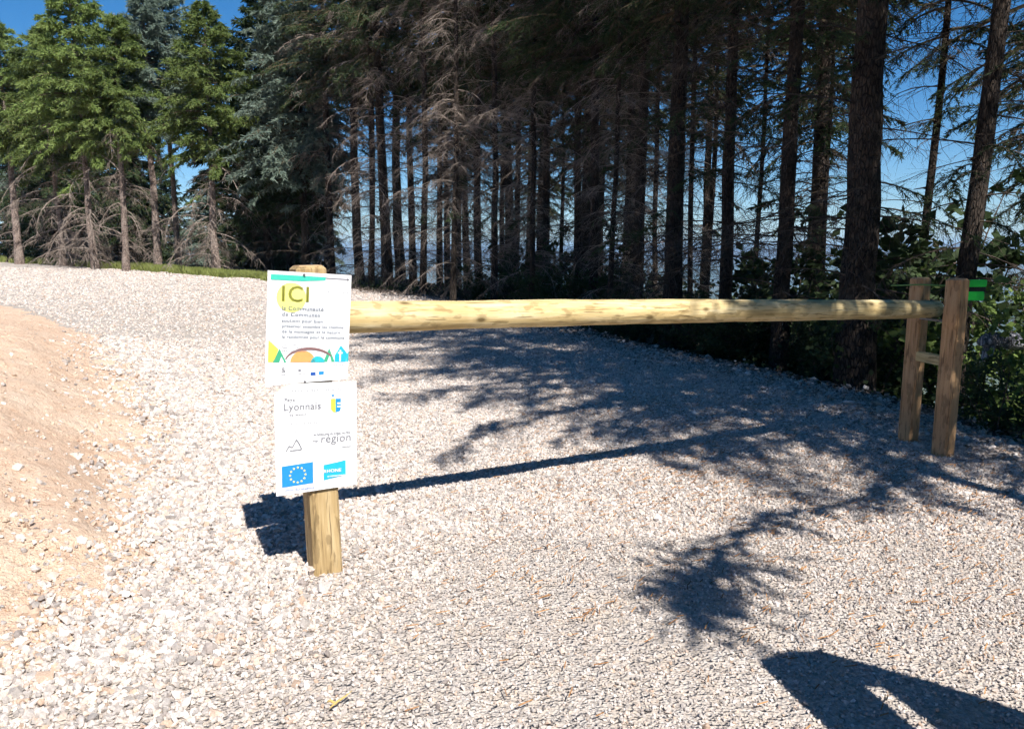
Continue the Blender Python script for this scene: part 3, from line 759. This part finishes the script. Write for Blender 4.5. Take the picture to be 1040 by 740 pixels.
while c < 40:
    y = random.uniform(4.5, 17); x = random.uniform(-1, 8); s = float(sdist(np.array([x]), np.array([y]))[0])
    if not .75 < s < 3.4 or x > .72*y+.6 or x/y > .57: continue
    pshrub('bush_dark', x, y, 'low dark shrub in the shade below the track edge', 'dark shrubs below the track edge', random.uniform(.5, 1.05)); c += 1
c = 0
while c < 34:
    y = random.uniform(7, 17); x = random.uniform(-.5, 9); s = float(sdist(np.array([x]), np.array([y]))[0])
    if not 1.6 < s < 5 or x/y > .55 or any(abs(x-at_x(px, Y))+abs(y-Y) < .5 for px, Y, *_ in mid): continue
    pshrub('bush_dark' if c % 2 else 'sapling', x, y, 'tall dark shrub on the slope behind the bar', 'tall dark shrubs behind the bar', random.uniform(1.2, 2.0)); c += 1
pshrub('bush_dark', at_x(1034, 5.7), 5.7, 'dark shrub growing up in front of the bleached log', sc=.6)
pshrub('bush_dark', at_x(40, 29), 29, 'low round shrub under the leftmost pale trunk', sc=.9)
pshrub('bush_dark', at_x(12, 30), 30.5, 'taller dark shrub at the left edge under the fir boughs', sc=1.5)

# ivy and bramble carpet on the shaded slope
n = 90000
y = rng.uniform(3.2, 20, n); x = rng.uniform(-5, 9, n); s = sdist(x, y); k = (s > .28) & (s < 5) & (x < .75*y+1) & (rng.uniform(0, 1, n) < smooth(.2, 1.2, s)+.05)
x, y = x[k], y[k]; n = len(x)
P = np.stack([x, y, terr(x, y)+rng.exponential(.07, n)], 1)
u = rng.normal(0, 1, (n, 3)); u[:, 2] = u[:, 2]*.3+.2; u /= np.linalg.norm(u, axis=1, keepdims=True)
s_ = np.cross(u, rng.normal(0, .4, (n, 3))+[0, 0, 1]); s_ /= np.linalg.norm(s_, axis=1, keepdims=True); L = rng.uniform(.03, .075, (n, 1))
V = np.stack([P, P+u*L*.5+s_*L*.36, P+u*L, P+u*L*.5-s_*L*.36], 1).reshape(-1, 3)
tag(link('ivy', mesh_np('ivy', V, np.arange(4*n).reshape(n, 4), [M['bushdark']])), 'dark ivy and brambles carpeting the shaded slope', 'ground cover', kind='stuff')

# grass verge under the sunlit trees
n = 80000
t_ = rng.uniform(0, 1, n); yy = 20.5+15*t_; xx = np.interp(yy, EDGE[:, 1], EDGE[:, 0])+rng.normal(.7, .7, n)*(.6+.5*t_)
s = sdist(xx, yy); k = (s > -.12) & (s < 2.4) & (wob(xx, yy, 2.2, 3) > -.45); xx, yy = xx[k], yy[k]; n = len(xx)
P = np.stack([xx, yy, terr(xx, yy)-.02], 1); a = rng.uniform(0, 6.28, n); h = rng.uniform(.08, .24, n)
w_ = np.stack([np.cos(a), np.sin(a), 0*a], 1)*.014; tip = np.stack([rng.normal(0, .05, n), rng.normal(0, .05, n), h], 1)
V = np.stack([P-w_, P+w_, P+tip+w_*.2, P+tip-w_*.2], 1).reshape(-1, 3)
tag(link('grass', mesh_np('grass', V, np.arange(4*n).reshape(n, 4), [M['grass']])), 'short yellow green grass strip along the far track edge', 'grass', kind='stuff')

# bleached log lying in the bushes at the right
Y = 6.3; a0, a1 = at_depth(996, 347, Y), at_depth(1070, 345, Y+.4)
b = MB(); a0 = Vector(a0); a1 = Vector(a1)
b.tube([a0+(a1-a0)*q+Vector((0, 0, .012*math.sin(q*9))) for q in (0, .1, .3, .5, .75, 1)], [.035, .06, .066, .07, .072, .07], 12, wobble=.1)
lg = b.build('fallen_log', [M['log']]); tag(lg, 'bleached grey log with a hooked stub lying in the shrubs right of the posts', 'log')
b = MB(); q = a0+(a1-a0)*.12
b.tube([q, q+Vector((-.03, -.03, -.10)), q+Vector((-.07, -.04, -.2)), q+Vector((-.09, -.03, -.29))], [.05, .04, .025, .008], 8, wobble=.15)
b.build('stub', [M['log']], lg)
gz = Vector((9.5, 8.6, ground_z(9.5, 8.6)))
b = MB(); b.tube([a1+(gz-a1)*q_ for q_ in (-.001, .3, .6, 1.02)], [.07, .08, .09, .11], 12, wobble=.1)
b.build('lower_trunk', [M['log']], lg)

# ------------------------------------------------------------------ barrier
YAW = R(30); ux = Vector((math.cos(YAW), math.sin(YAW), 0)); uy = Vector((-math.sin(YAW), math.cos(YAW), 0))
pb = ground_pt(330, 578)
def post(name, base, h, w, lab, lean=(0, 0), mat=M['post'], below=.25):
    root = empty(name, base, (lean[0], lean[1], YAW))
    tag(root, lab, 'post')
    b = MB(); b.box((0, 0, (h-below)/2), (w, w, h+below), bev=.011); b.build('shaft', [mat], root)
    b = MB(); b.box((0, 0, h+.001), (w-.03, w-.03, .004)); b.build('cut_top', [M['endw']], root)
    return root
def height_to(base, py):      # height so that the top of a post at this base appears at row py
    return at_depth(520, py, base.y)[2]-base.z
hl = height_to(pb, 270)
pl = post('gate_post', pb, hl, .122, 'pale yellow wooden post standing behind the notice sheets at the left end of the bar', lean=(0, R(-1.2)), mat=M['postl'], below=.02)
pf, pr_ = ground_pt(957, 462), ground_pt(922, 447)
hf, hr = height_to(pf, 283), height_to(pr_, 282)
rf = post('gate_post', pf, hf, .106, 'nearer brown wooden post of the right hand pair carrying a chain', lean=(0, R(.8)))
rr_ = post('gate_post', pr_, hr, .103, 'farther brown wooden post of the right hand pair behind the bar end', lean=(0, R(.6)))
# cross rail that ties the two posts
mid_z = at_depth(938, 364, (pf.y+pr_.y)/2)[2]
d_ = pf-pr_; L = math.hypot(d_.x, d_.y)-.10
b = MB(); b.box((0, 0, 0), (L, .05, .062), bev=.006)
cr = b.build('cross_rail', [M['wood']]); cr.location = ((pf.x+pr_.x)/2, (pf.y+pr_.y)/2, mid_z); cr.rotation_euler = (0, 0, math.atan2(d_.y, d_.x))
tag(cr, 'short wooden rail joining the two right hand posts below the bar', 'rail')
# the bar
e1 = (pf+pr_)/2; Yl, Yr = pb.y+.06, e1.y+.05
A0 = Vector(at_depth(340, 322.5, Yl)); A1 = Vector(at_depth(950, 313, Yr))
d_ = A1-A0; L = d_.length
b = MB(); st = random.getstate(); random.seed(3)
qs = [i/60 for i in range(61)]
b.tube([(q*L, .004*math.sin(q*7), .006*math.sin(q*4.2)) for q in qs], [(.0665-.006*q+.0012*math.sin(q*31)+.0008*math.sin(q*77)) for q in qs], 24, wobble=.012)
random.setstate(st)
bar = b.build('barrier_bar', [M['wood']]); bar.location = A0
bar.rotation_euler = (0, -math.asin(d_.z/L), math.atan2(d_.y, d_.x))
tag(bar, 'long round yellow pine pole barring the track between the posts', 'barrier')
b = MB(); b.tube([(L-.001, 0.004*math.sin(7), .006*math.sin(4.2)), (L+.003, .004*math.sin(7), .006*math.sin(4.2))], .052, 20); b.build('sawn_end', [M['endw']], bar)
# steel catch that holds the bar between the posts
b = MB(); zb = A1.z-.073
b.box((0, 0, 0), (.05, L*0+.24, .012)); ct = b.build('steel_catch', [M['rust']]); ct.location = (e1.x, e1.y, zb); ct.rotation_euler = (0, 0, math.atan2((pf-pr_).y, (pf-pr_).x)+math.pi/2)
tag(ct, 'flat steel catch under the bar between the right hand posts', 'catch')

# green plastic strap modelled as a band with two bars, and the chain below it
gp = Vector(at_depth(966, 295, pf.y+.04)); 
gr = empty('green_strap', gp, (0, 0, R(8))); tag(gr, 'bright green plastic handle fixed to the side of the nearer right hand post', 'strap')
b = MB(); b.box((.02, 0, 0), (.036, .05, .15), bev=.008); b.build('strap_band', [M['green_pl']], gr)
b = MB(); b.box((.14, 0, .046), (.20, .045, .046), bev=.007); b.build('upper_bar', [M['green_pl']], gr)
b = MB(); b.box((.135, 0, -.036), (.185, .045, .058), bev=.007); b.build('lower_bar', [M['green_pl']], gr)
b = MB(); b.box((.14, .004, .008), (.20, .034, .030), bev=.004); b.build('dark_gap', [M['black']], gr)  # black piece filling the dark gap between the bars
b = MB(); b.tube([gp+Vector((-.02, .03, .03)), Vector(at_depth(935, 289, pr_.y-.12)), Vector(at_depth(905, 290, pr_.y+.0))], .006, 6)
tag(b.build('green_cord', [mat_plain('faded_green_cord', (.12, .25, .07), .6)]), 'thin green cord stretched behind the tops of the right hand posts', 'cord')
b = MB(); cp = [at_depth(977, 312, pf.y-.02), at_depth(977, 330, pf.y-.02), at_depth(975, 345, pf.y-.02), at_depth(971, 367, pf.y-.02)]
cp = [Vector(c_) for c_ in cp]; pts = []
for i in range(3):
    for k in range(6): pts.append(cp[i].lerp(cp[i+1], k/6))
pts.append(cp[3])
for i in range(len(pts)-1):
    p, q = pts[i], pts[i+1]; c_ = (p+q)/2; dd = (q-p).normalized(); side = (Vector((1, 0, 0)) if i % 2 else Vector((0, 1, 0))); side = (side-dd*side.dot(dd)).normalized()
    hl_, hw = (q-p).length*.68, .009
    loop = [c_+dd*hl_*math.cos(a_)+side*hw*math.sin(a_) for a_ in [2*math.pi*j/10 for j in range(11)]]
    b.tube(loop, .0032, 5, caps=False)
ch = b.build('chain', [mat_plain('zinc_chain', (.55, .55, .56), .45, .5, .5)]); tag(ch, 'short zinc chain hanging down the nearer right hand post', 'chain')
b = MB(); b.tube([cp[0]+Vector((-.05, .0, .0)), cp[0]+Vector((.012, 0, 0))], .011, 8); b.build('eye_bolt', [M['endw']], ch)

# ------------------------------------------------------------------ notices
WHITE = mat_plain('printed_sheet', (.80, .81, .82), .45, .4)
INK = {k: mat_plain('ink_'+k, c, .5) for k, c in dict(grey=(.22, .22, .24), dark=(.16, .19, .24), olive=(.30, .30, .05), yellow=(.80, .80, .22), teal=(.05, .50, .38), gold=(.80, .55, .10), green=(.05, .36, .20),
        orange=(.80, .35, .12), aqua=(.03, .45, .50), blue=(.02, .25, .62), light=(.70, .86, .82), navy=(.02, .09, .36), lime=(.55, .62, .08), cyan=(.02, .42, .62), white=(.82, .82, .82), brown=(.22, .12, .12), star=(.82, .72, .2)).items()}
def text_mesh(s, size, spacing=1.0, shear=0):
    cu = bpy.data.curves.new('t', 'FONT'); cu.body = s; cu.size = size; cu.space_character = spacing; cu.shear = shear; cu.resolution_u = 3
    o = bpy.data.objects.new('t', cu); col.objects.link(o)
    dg = bpy.context.evaluated_depsgraph_get(); me = bpy.data.meshes.new_from_object(o.evaluated_get(dg))
    V = [tuple(v.co) for v in me.vertices]; Fs = [tuple(p.vertices) for p in me.polygons]
    bpy.data.objects.remove(o); bpy.data.curves.remove(cu); bpy.data.meshes.remove(me)
    return V, Fs
class Sheet:
    def __init__(s, name, lab, w, h, origin, curl, rot, holes=None, outline=None):
        s.w, s.h, s.curl = w, h, curl
        nx, nz = 22, 26; V = []; Fs = []
        for back in (0, 1):
            for j in range(nz+1):
                for i in range(nx+1):
                    x, z = i/nx*w, -j/nz*h
                    if outline: x, z = outline(x, z)
                    V.append((x, curl(x, z)+back*.003, z))
        m = (nx+1)*(nz+1); g = lambda i, j, k=0: j*(nx+1)+i+k*m
        for j in range(nz):
            for i in range(nx):
                Fs.append((g(i, j), g(i, j+1), g(i+1, j+1), g(i+1, j))); Fs.append((g(i, j, 1), g(i+1, j, 1), g(i+1, j+1, 1), g(i, j+1, 1)))
        for i in range(nx): Fs.append((g(i, 0), g(i+1, 0), g(i+1, 0, 1), g(i, 0, 1))); Fs.append((g(i+1, nz), g(i, nz), g(i, nz, 1), g(i+1, nz, 1)))
        for j in range(nz): Fs.append((g(0, j+1), g(0, j), g(0, j, 1), g(0, j+1, 1))); Fs.append((g(nx, j), g(nx, j+1), g(nx, j+1, 1), g(nx, j, 1)))
        b = MB(); b.add(V, Fs, 0, False)
        s.o = b.build(name, [WHITE]); s.o.location = origin; s.o.rotation_euler = rot; tag(s.o, lab, 'notice'); s.k = 0
    def put(s, name, polys, mats, lift=1):
        """polys: list of (points, mat index)"""
        b = MB()
        for pts, m in polys:
            b.add([(x, s.curl(x, z)-.0010*lift-.0004, z) for x, z in pts], [tuple(range(len(pts)))], m)
        return b.build(name, mats, s.o)
    def text(s, lines, mat, lift=1, name='printed_text', bold=0):
        b = MB()
        for t_, x, z, size, sp in lines:
            V, Fs = text_mesh(t_, size, sp)
            for dx in ([0] if not bold else [-bold, 0, bold]):
                b.add([(x+v[0]+dx, s.curl(x+v[0], z+v[1])-.0010*lift-.0006-abs(dx)*.02, z+v[1]) for v in V], Fs)
        return b.build(name, [mat], s.o)
# the sheet plane: parallel to the bar, just in front of the post
W_ = .362
YS = 3.17
rollm = Matrix.Rotation(YAW, 4, 'Z') @ Matrix.Rotation(R(2.2), 4, 'Y')
O1 = Vector(at_depth(272, 274.5, YS)) 
# push the plane so that it touches the post's front face
front = pb - uy*(.061+.012)
def place_on_plane(px, py, n=uy, p0=front):
    r = Vector(ray(px, py)); o = Vector((0, 0, CAMH)); t_ = (p0-o).dot(n)/r.dot(n); return o+r*t_
O1 = place_on_plane(272, 274.5); TR = place_on_plane(357, 279.5); BL = place_on_plane(276.5, 391); O2 = place_on_plane(278, 390); BL2 = place_on_plane(285, 503); BR2 = place_on_plane(366, 491); TR2 = place_on_plane(361.5, 387)
W_ = (TR-O1).length; H1 = (BL-O1).length; H2 = (BL2-O2).length; W2 = (TR2-O2).length
print('SHEET', W_, H1, W2, H2, O1, pb)
roll = math.asin((O1-TR).z/W_); roll2 = math.asin((O2-TR2).z/W2)
curl1 = lambda x, z: -.016*max(0, 1-x/(.45*W_))**2*max(0, (-z/H1-.8)/.2)**2 - .001*math.sin(-z*9)
curl2 = lambda x, z: -.001*math.sin(-z*8+1) + .002*(x/W2-.5)**2
s1 = Sheet('notice_sheet', 'upper white notice with a yellow ICI disc and a band of coloured mountains', W_, H1, O1, curl1, (0, roll, YAW), outline=lambda x, z: (x+.0, z*(1-.05*(x/W_))))
def out2(x, z):
    c = max(0, 1-x/(.26*W2)); top = -.046*c*c*(1+z/H2)  # torn, sagging upper left corner
    return x+.012*(-z/H2), z*(1-.035*(x/W2))+top
s2 = Sheet('notice_sheet', 'lower white notice with a starred blue flag and a turquoise logo', W2, H2, O2-uy*.004, curl2, (0, roll2, YAW), outline=out2)
# --- upper notice: coordinates in units of its width / height
u1 = lambda a, b_: (a*W_, -b_*H1)
def disc(cx, cz, rx, rz, n=30, a0=0, a1=2*math.pi): return [(cx+rx*math.cos(a0+(a1-a0)*i/n), cz+rz*math.sin(a0+(a1-a0)*i/n)) for i in range(n if a1-a0 > 6.2 else n+1)]
s1.put('teal_band', [([u1(.035, .030), u1(.035, .078), u1(.40, .078), u1(.68, .060), u1(.68, .030)], 0)], [INK['teal']])
s1.put('grey_line', [([u1(.68, .034), u1(.68, .044), u1(.97, .046), u1(.97, .036)], 0), ([u1(.945, .030), u1(.945, .055), u1(.965, .052), u1(.965, .034)], 0)], [INK['grey']])
cx, cz = u1(.28, .225)
s1.put('yellow_disc', [(disc(cx, cz, .175*W_, .175*W_), 0)], [INK['yellow']], 1)
s1.text([('ICI', .150*W_, -.258*H1, .088, 1.12)], INK['olive'], 2.5, 'heading', bold=.0016)
s1.text([('la Communauté', .17*W_, -.335*H1, .0235, 1.1), ('de Communes', .175*W_, -.387*H1, .0225, 1.15)], INK['dark'], 2.5, bold=.0006)
s1.text([('soutient pour bien', .175*W_, -.440*H1, .0195, 1.1), ('préserver ensemble les chemins', .18*W_, -.487*H1, .0175, 1.08), ('de la montagne et la nature', .18*W_, -.534*H1, .0185, 1.12), ('la randonnée pour la commune', .18*W_, -.581*H1, .018, 1.1)], INK['dark'], 2, bold=.0005)
s1.text([('COMMUNE', .18*W_, -.645*H1, .011, 1.1), ('PARC DU SITE', .18*W_, -.672*H1, .012, 1.1), ('www.communaute.fr', .18*W_, -.700*H1, .0115, 1.05), ('la Communauté', .70*W_, -.165*H1, .0125, 1.1)], INK['grey'], 2)
base = .795
s1.put('mountain_band', [
    ([u1(.03, .60), u1(.03, base), u1(.095, base), u1(.15, .68)], 0), 
    ([u1(.16, .675), u1(.085, base+.002), u1(.245, base+.002)], 1),
    ([u1(.185, .745), u1(.16, base+.001), u1(.22, base+.001)], 4),
    (disc(*u1(.44, base), .15*W_, .105*H1, 16, 0, math.pi), 2),
    (disc(*u1(.62, base-.0), .085*W_, .055*H1, 14, 0, math.pi), 3),
    ([u1(.755, .665), u1(.69, base-.005), u1(.83, base-.005)], 1),
    ([u1(.765, .725), u1(.735, base-.004), u1(.79, base-.004)], 4),
    ([u1(.90, .640), u1(.83, .73), u1(.83, base-.005), u1(.97, base-.005), u1(.98, .71)], 5),
    ([u1(.975, base-.006), u1(.975, .72), u1(1.0, .70), u1(1.0, base-.006)], 3)],
    [INK['gold'], INK['green'], INK['orange'], INK['aqua'], INK['light'], INK['cyan']], 1)
arc = []
for i in range(15):
    a_ = math.pi*(.93-.78*i/14); arc.append((a_, 1))
ring = [(.52*W_+.30*W_*math.cos(a_), -.795*H1+.135*H1*math.sin(a_)) for a_, _ in arc]+[(.52*W_+.285*W_*math.cos(a_), -.795*H1+.112*H1*math.sin(a_)) for a_, _ in reversed(arc)]
b_p = [([ring[i], ring[i+1], ring[28-i], ring[29-i]], 0) for i in range(14)]
s1.put('purple_arc', b_p, [INK['brown']], 1.6)
s1.put('pale_cross', [([u1(.885, .68), u1(.885, .785), u1(.905, .785), u1(.905, .68)], 0), ([u1(.865, .70), u1(.865, .715), u1(.925, .715), u1(.925, .70)], 0)], [INK['light']], 2)
s1.text([('accueil du site', .10*W_, -.822*H1, .010, 1.1), ('MAIRIE', .17*W_, -.91*H1, .010, 1), ('&', .185*W_, -.885*H1, .030, 1), ('mairie', .38*W_, -.905*H1, .012, 1), ('partenaires', .80*W_, -.825*H1, .011, 1)], INK['grey'], 2)
s1.put('small_logo', [(disc(*u1(.405, .868), .018*W_, .014*H1, 12), 0), ([u1(.54, .885), u1(.54, .915), u1(.60, .913), u1(.60, .883)], 1), ([u1(.64, .878), u1(.64, .908), u1(.70, .905), u1(.70, .875)], 2)], [INK['grey'], INK['navy'], INK['blue']])
# --- lower notice
u2 = lambda a, b_: (a*W2+.012*b_, -b_*H2)
s2.text([('TRAVAUX REALISES AVEC', .17*W2, -.075*H2, .0135, 1.45)], INK['grey'], 1.5)
s2.text([('Lyonnais', .11*W2, -.235*H2, .041, 1.05), ('Pays', .12*W2, -.155*H2, .020, 1.2), ('les monts', .17*W2, -.285*H2, .014, 1.3)], INK['grey'], 1.5, 'handwritten_logo', bold=.0007)
s2.text([("avec l'aide de", .20*W2, -.365*H2, .0145, 1.3), ('MONT  SUD', .22*W2, -.435*H2, .011, 1.2)], INK['grey'], 1.5)
cx_ = .66; 
s2.put('crest', [([u2(.675, .15), u2(.675, .245), u2(.70, .27), u2(.735, .275), u2(.735, .15)], 0), ([u2(.735, .15), u2(.735, .275), u2(.79, .262), u2(.80, .235), u2(.80, .15)], 1),
    ([u2(.755, .185), u2(.755, .20), u2(.80, .20), u2(.80, .185)], 2), ([u2(.755, .215), u2(.755, .228), u2(.80, .228), u2(.80, .215)], 2)], [INK['lime'], INK['blue'], INK['white']], 1)
s2.put('crest_mark', [([u2(.68, .11), u2(.70, .135), u2(.725, .115)], 0)], [INK['blue']], 1)
def stroke(P, w):
    out = []
    for (x0, z0), (x1, z1) in zip(P[:-1], P[1:]):
        d = math.hypot(x1-x0, z1-z0); nx_, nz_ = -(z1-z0)/d*w, (x1-x0)/d*w
        out.append(([(x0-nx_, z0-nz_), (x1-nx_, z1-nz_), (x1+nx_, z1+nz_), (x0+nx_, z0+nz_)], 0))
    return out
s2.put('mountain_logo', stroke([u2(.125, .60), u2(.16, .555), u2(.20, .57), u2(.235, .52), u2(.25, .50), u2(.285, .545), u2(.31, .59)], .0022)+stroke([u2(.17, .598), u2(.31, .594)], .0022), [INK['grey']], 1.5)
s2.text([('AUVERGNE-RHONE-ALPES', .47*W2, -.478*H2, .0128, 1.02), ('région', .56*W2, -.545*H2, .048, 1.05), ('ma', .46*W2, -.535*H2, .018, 1.1), ('soutient', .83*W2, -.605*H2, .0105, 1.1)], INK['grey'], 1.5, 'region_text', bold=.0005)
fl = [u2(.07, .735), u2(.07, .925), u2(.445, .91), u2(.445, .715)]
s2.put('flag', [(fl, 0)], [INK['blue']], 1)
stars = []
for i in range(12):
    a_ = 2*math.pi*i/12; c0x, c0z = u2(.258, .822); px_, pz_ = c0x+.031*math.cos(a_), c0z+.031*math.sin(a_)
    pts = [(px_+(.0062 if k % 2 == 0 else .0026)*math.cos(math.pi/2+k*math.pi/5), pz_+(.0062 if k % 2 == 0 else .0026)*math.sin(math.pi/2+k*math.pi/5)) for k in range(10)]
    stars.append((pts, 0))
s2.put('flag_stars', stars, [INK['star']], 2)
s2.text([("Union Européenne", .13*W2, -.962*H2, .0150, 1.05)], INK['navy'], 1.5)
s2.put('turquoise_logo', [([u2(.575, .755), u2(.575, .895), u2(.855, .865), u2(.855, .725)], 0)], [INK['cyan']], 1)
s2.text([('RHONE', .600*W2, -.826*H2, .0205, 1.12), ('LE DEPARTEMENT', .65*W2, -.868*H2, .0085, 1.1)], INK['white'], 4, 'logo_text', bold=.0005)
b = MB()
for x, z in ((.42, .018), (.47, .97)):
    b.tube([(x*W_, -.008, -z*H1), (x*W_, -.001, -z*H1)], .0045, 8)
b.build('screw', [M['rust']], s1.o)

# ------------------------------------------------------------------ made-up board out of view, shaped to cast the lower right shadow
tipg = ground_pt(776, 671)
def caster(g, z): return Vector((g.x, g.y, g.z))-SUN*(z-g.z)
C0 = caster(tipg, 1.30); C1 = caster(ground_pt(1060, 735), .98)
d1 = C1-C0; d1.z = 0; d1.normalize(); nb = Vector((-d1.y, d1.x, 0))
def back(px, py):            # where the ray from the sun to this spot crosses the board
    g_ = ground_pt(px, py); q_ = (C0-g_).dot(nb)/(-SUN).dot(nb); return g_-SUN*q_ - Vector((C0.x, C0.y, 0))
print('BOARD', C0, C1)
bd = empty('shadow_board', (C0.x, C0.y, 0)); tag(bd, 'added wooden board out of view, shaped to cast the lower right shadow', 'board')
def slab(name, P, th=.03):
    b = MB(); P = [back(*p) for p in P]; n_ = len(P); Q = [p+nb*th for p in P]
    b.add(P+Q, [tuple(range(n_)), tuple(range(2*n_-1, n_-1, -1))]+[(i, n_+i, n_+(i+1) % n_, (i+1) % n_) for i in range(n_)]); return b.build(name, [M['post']], bd)
slab('panel', [(772, 674), (800, 665), (835, 665), (960, 700), (1085, 742), (1085, 800), (1025, 800), (955, 742), (896, 698), (878, 697)])
slab('side_board', [(773, 675), (877, 698), (930, 742), (992, 800), (903, 800)], .026)
b = MB()
p = back(903, 800); b.tube([p+Vector((.03, .03, .05)), Vector((p.x+.03, p.y+.03, -.2))], .05, 10); b.build('leg', [M['post']], bd)
p = back(1060, 800); b = MB(); b.tube([p+Vector((.0, .03, .05)), Vector((p.x, p.y+.03, -.2))], .05, 10); b.build('leg', [M['post']], bd)

# ------------------------------------------------------------------ air
b = MB(); b.box((0, 8, -52), (19500, 19500, 270))
hz = b.build('haze', []) if False else None
mh = bpy.data.materials.new('air'); mh.use_nodes = True; nt = mh.node_tree; nt.nodes.remove(nt.nodes['Principled BSDF'])
vol = nt.nodes.new('ShaderNodeVolumePrincipled'); vol.inputs['Density'].default_value = .0002; vol.inputs['Color'].default_value = (.42, .70, 1, 1); vol.inputs['Anisotropy'].default_value = 0.0
nt.links.new(vol.outputs[0], nt.nodes['Material Output'].inputs['Volume'])
hz = b.build('haze', [mh]); tag(hz, 'pale blue summer haze filling the valley', 'haze', kind='stuff')

# ------------------------------------------------------------------ light
w = bpy.data.worlds.new('World'); S.world = w; w.use_nodes = True; nt = w.node_tree
sky = nt.nodes.new('ShaderNodeTexSky'); sky.sky_type = 'NISHITA'; sky.sun_disc = False
to = -SUN.normalized(); elev = math.asin(to.z)
sky.sun_elevation = elev; sky.sun_rotation = math.atan2(to.x, to.y); sky.altitude = 1200; sky.air_density = 1.0; sky.dust_density = 0; sky.ozone_density = 5.0
hs = nt.nodes.new('ShaderNodeHueSaturation'); hs.inputs['Saturation'].default_value = 1.3; hs.inputs['Hue'].default_value = .5
nt.links.new(sky.outputs[0], hs.inputs['Color']); nt.links.new(hs.outputs[0], nt.nodes['Background'].inputs['Color']); nt.nodes['Background'].inputs['Strength'].default_value = .070
sl = bpy.data.lights.new('sun', 'SUN'); sl.energy = 5; sl.angle = R(.53); sl.color = (1, .965, .92)
so = bpy.data.objects.new('sun', sl); col.objects.link(so); so.rotation_euler = SUN.to_track_quat('-Z', 'Y').to_euler(); so.location = (10, -20, 30)

for p in PROTO.values():      # drop prototypes that were never planted
    if not p[1]:
        for c_ in list(p[0].children): bpy.data.objects.remove(c_)
        bpy.data.objects.remove(p[0])
S.render.engine = 'CYCLES'
S.cycles.max_bounces = 4; S.cycles.diffuse_bounces = 2; S.cycles.transmission_bounces = 2; S.cycles.volume_bounces = 0; S.cycles.glossy_bounces = 2
S.cycles.use_denoising = True; S.cycles.use_adaptive_sampling = True; S.cycles.adaptive_threshold = .03; S.cycles.use_light_tree = False
S.view_settings.view_transform = 'Standard'; S.view_settings.look = 'None'; S.view_settings.exposure = .72; S.view_settings.gamma = 1; S.view_settings.use_curve_mapping = False
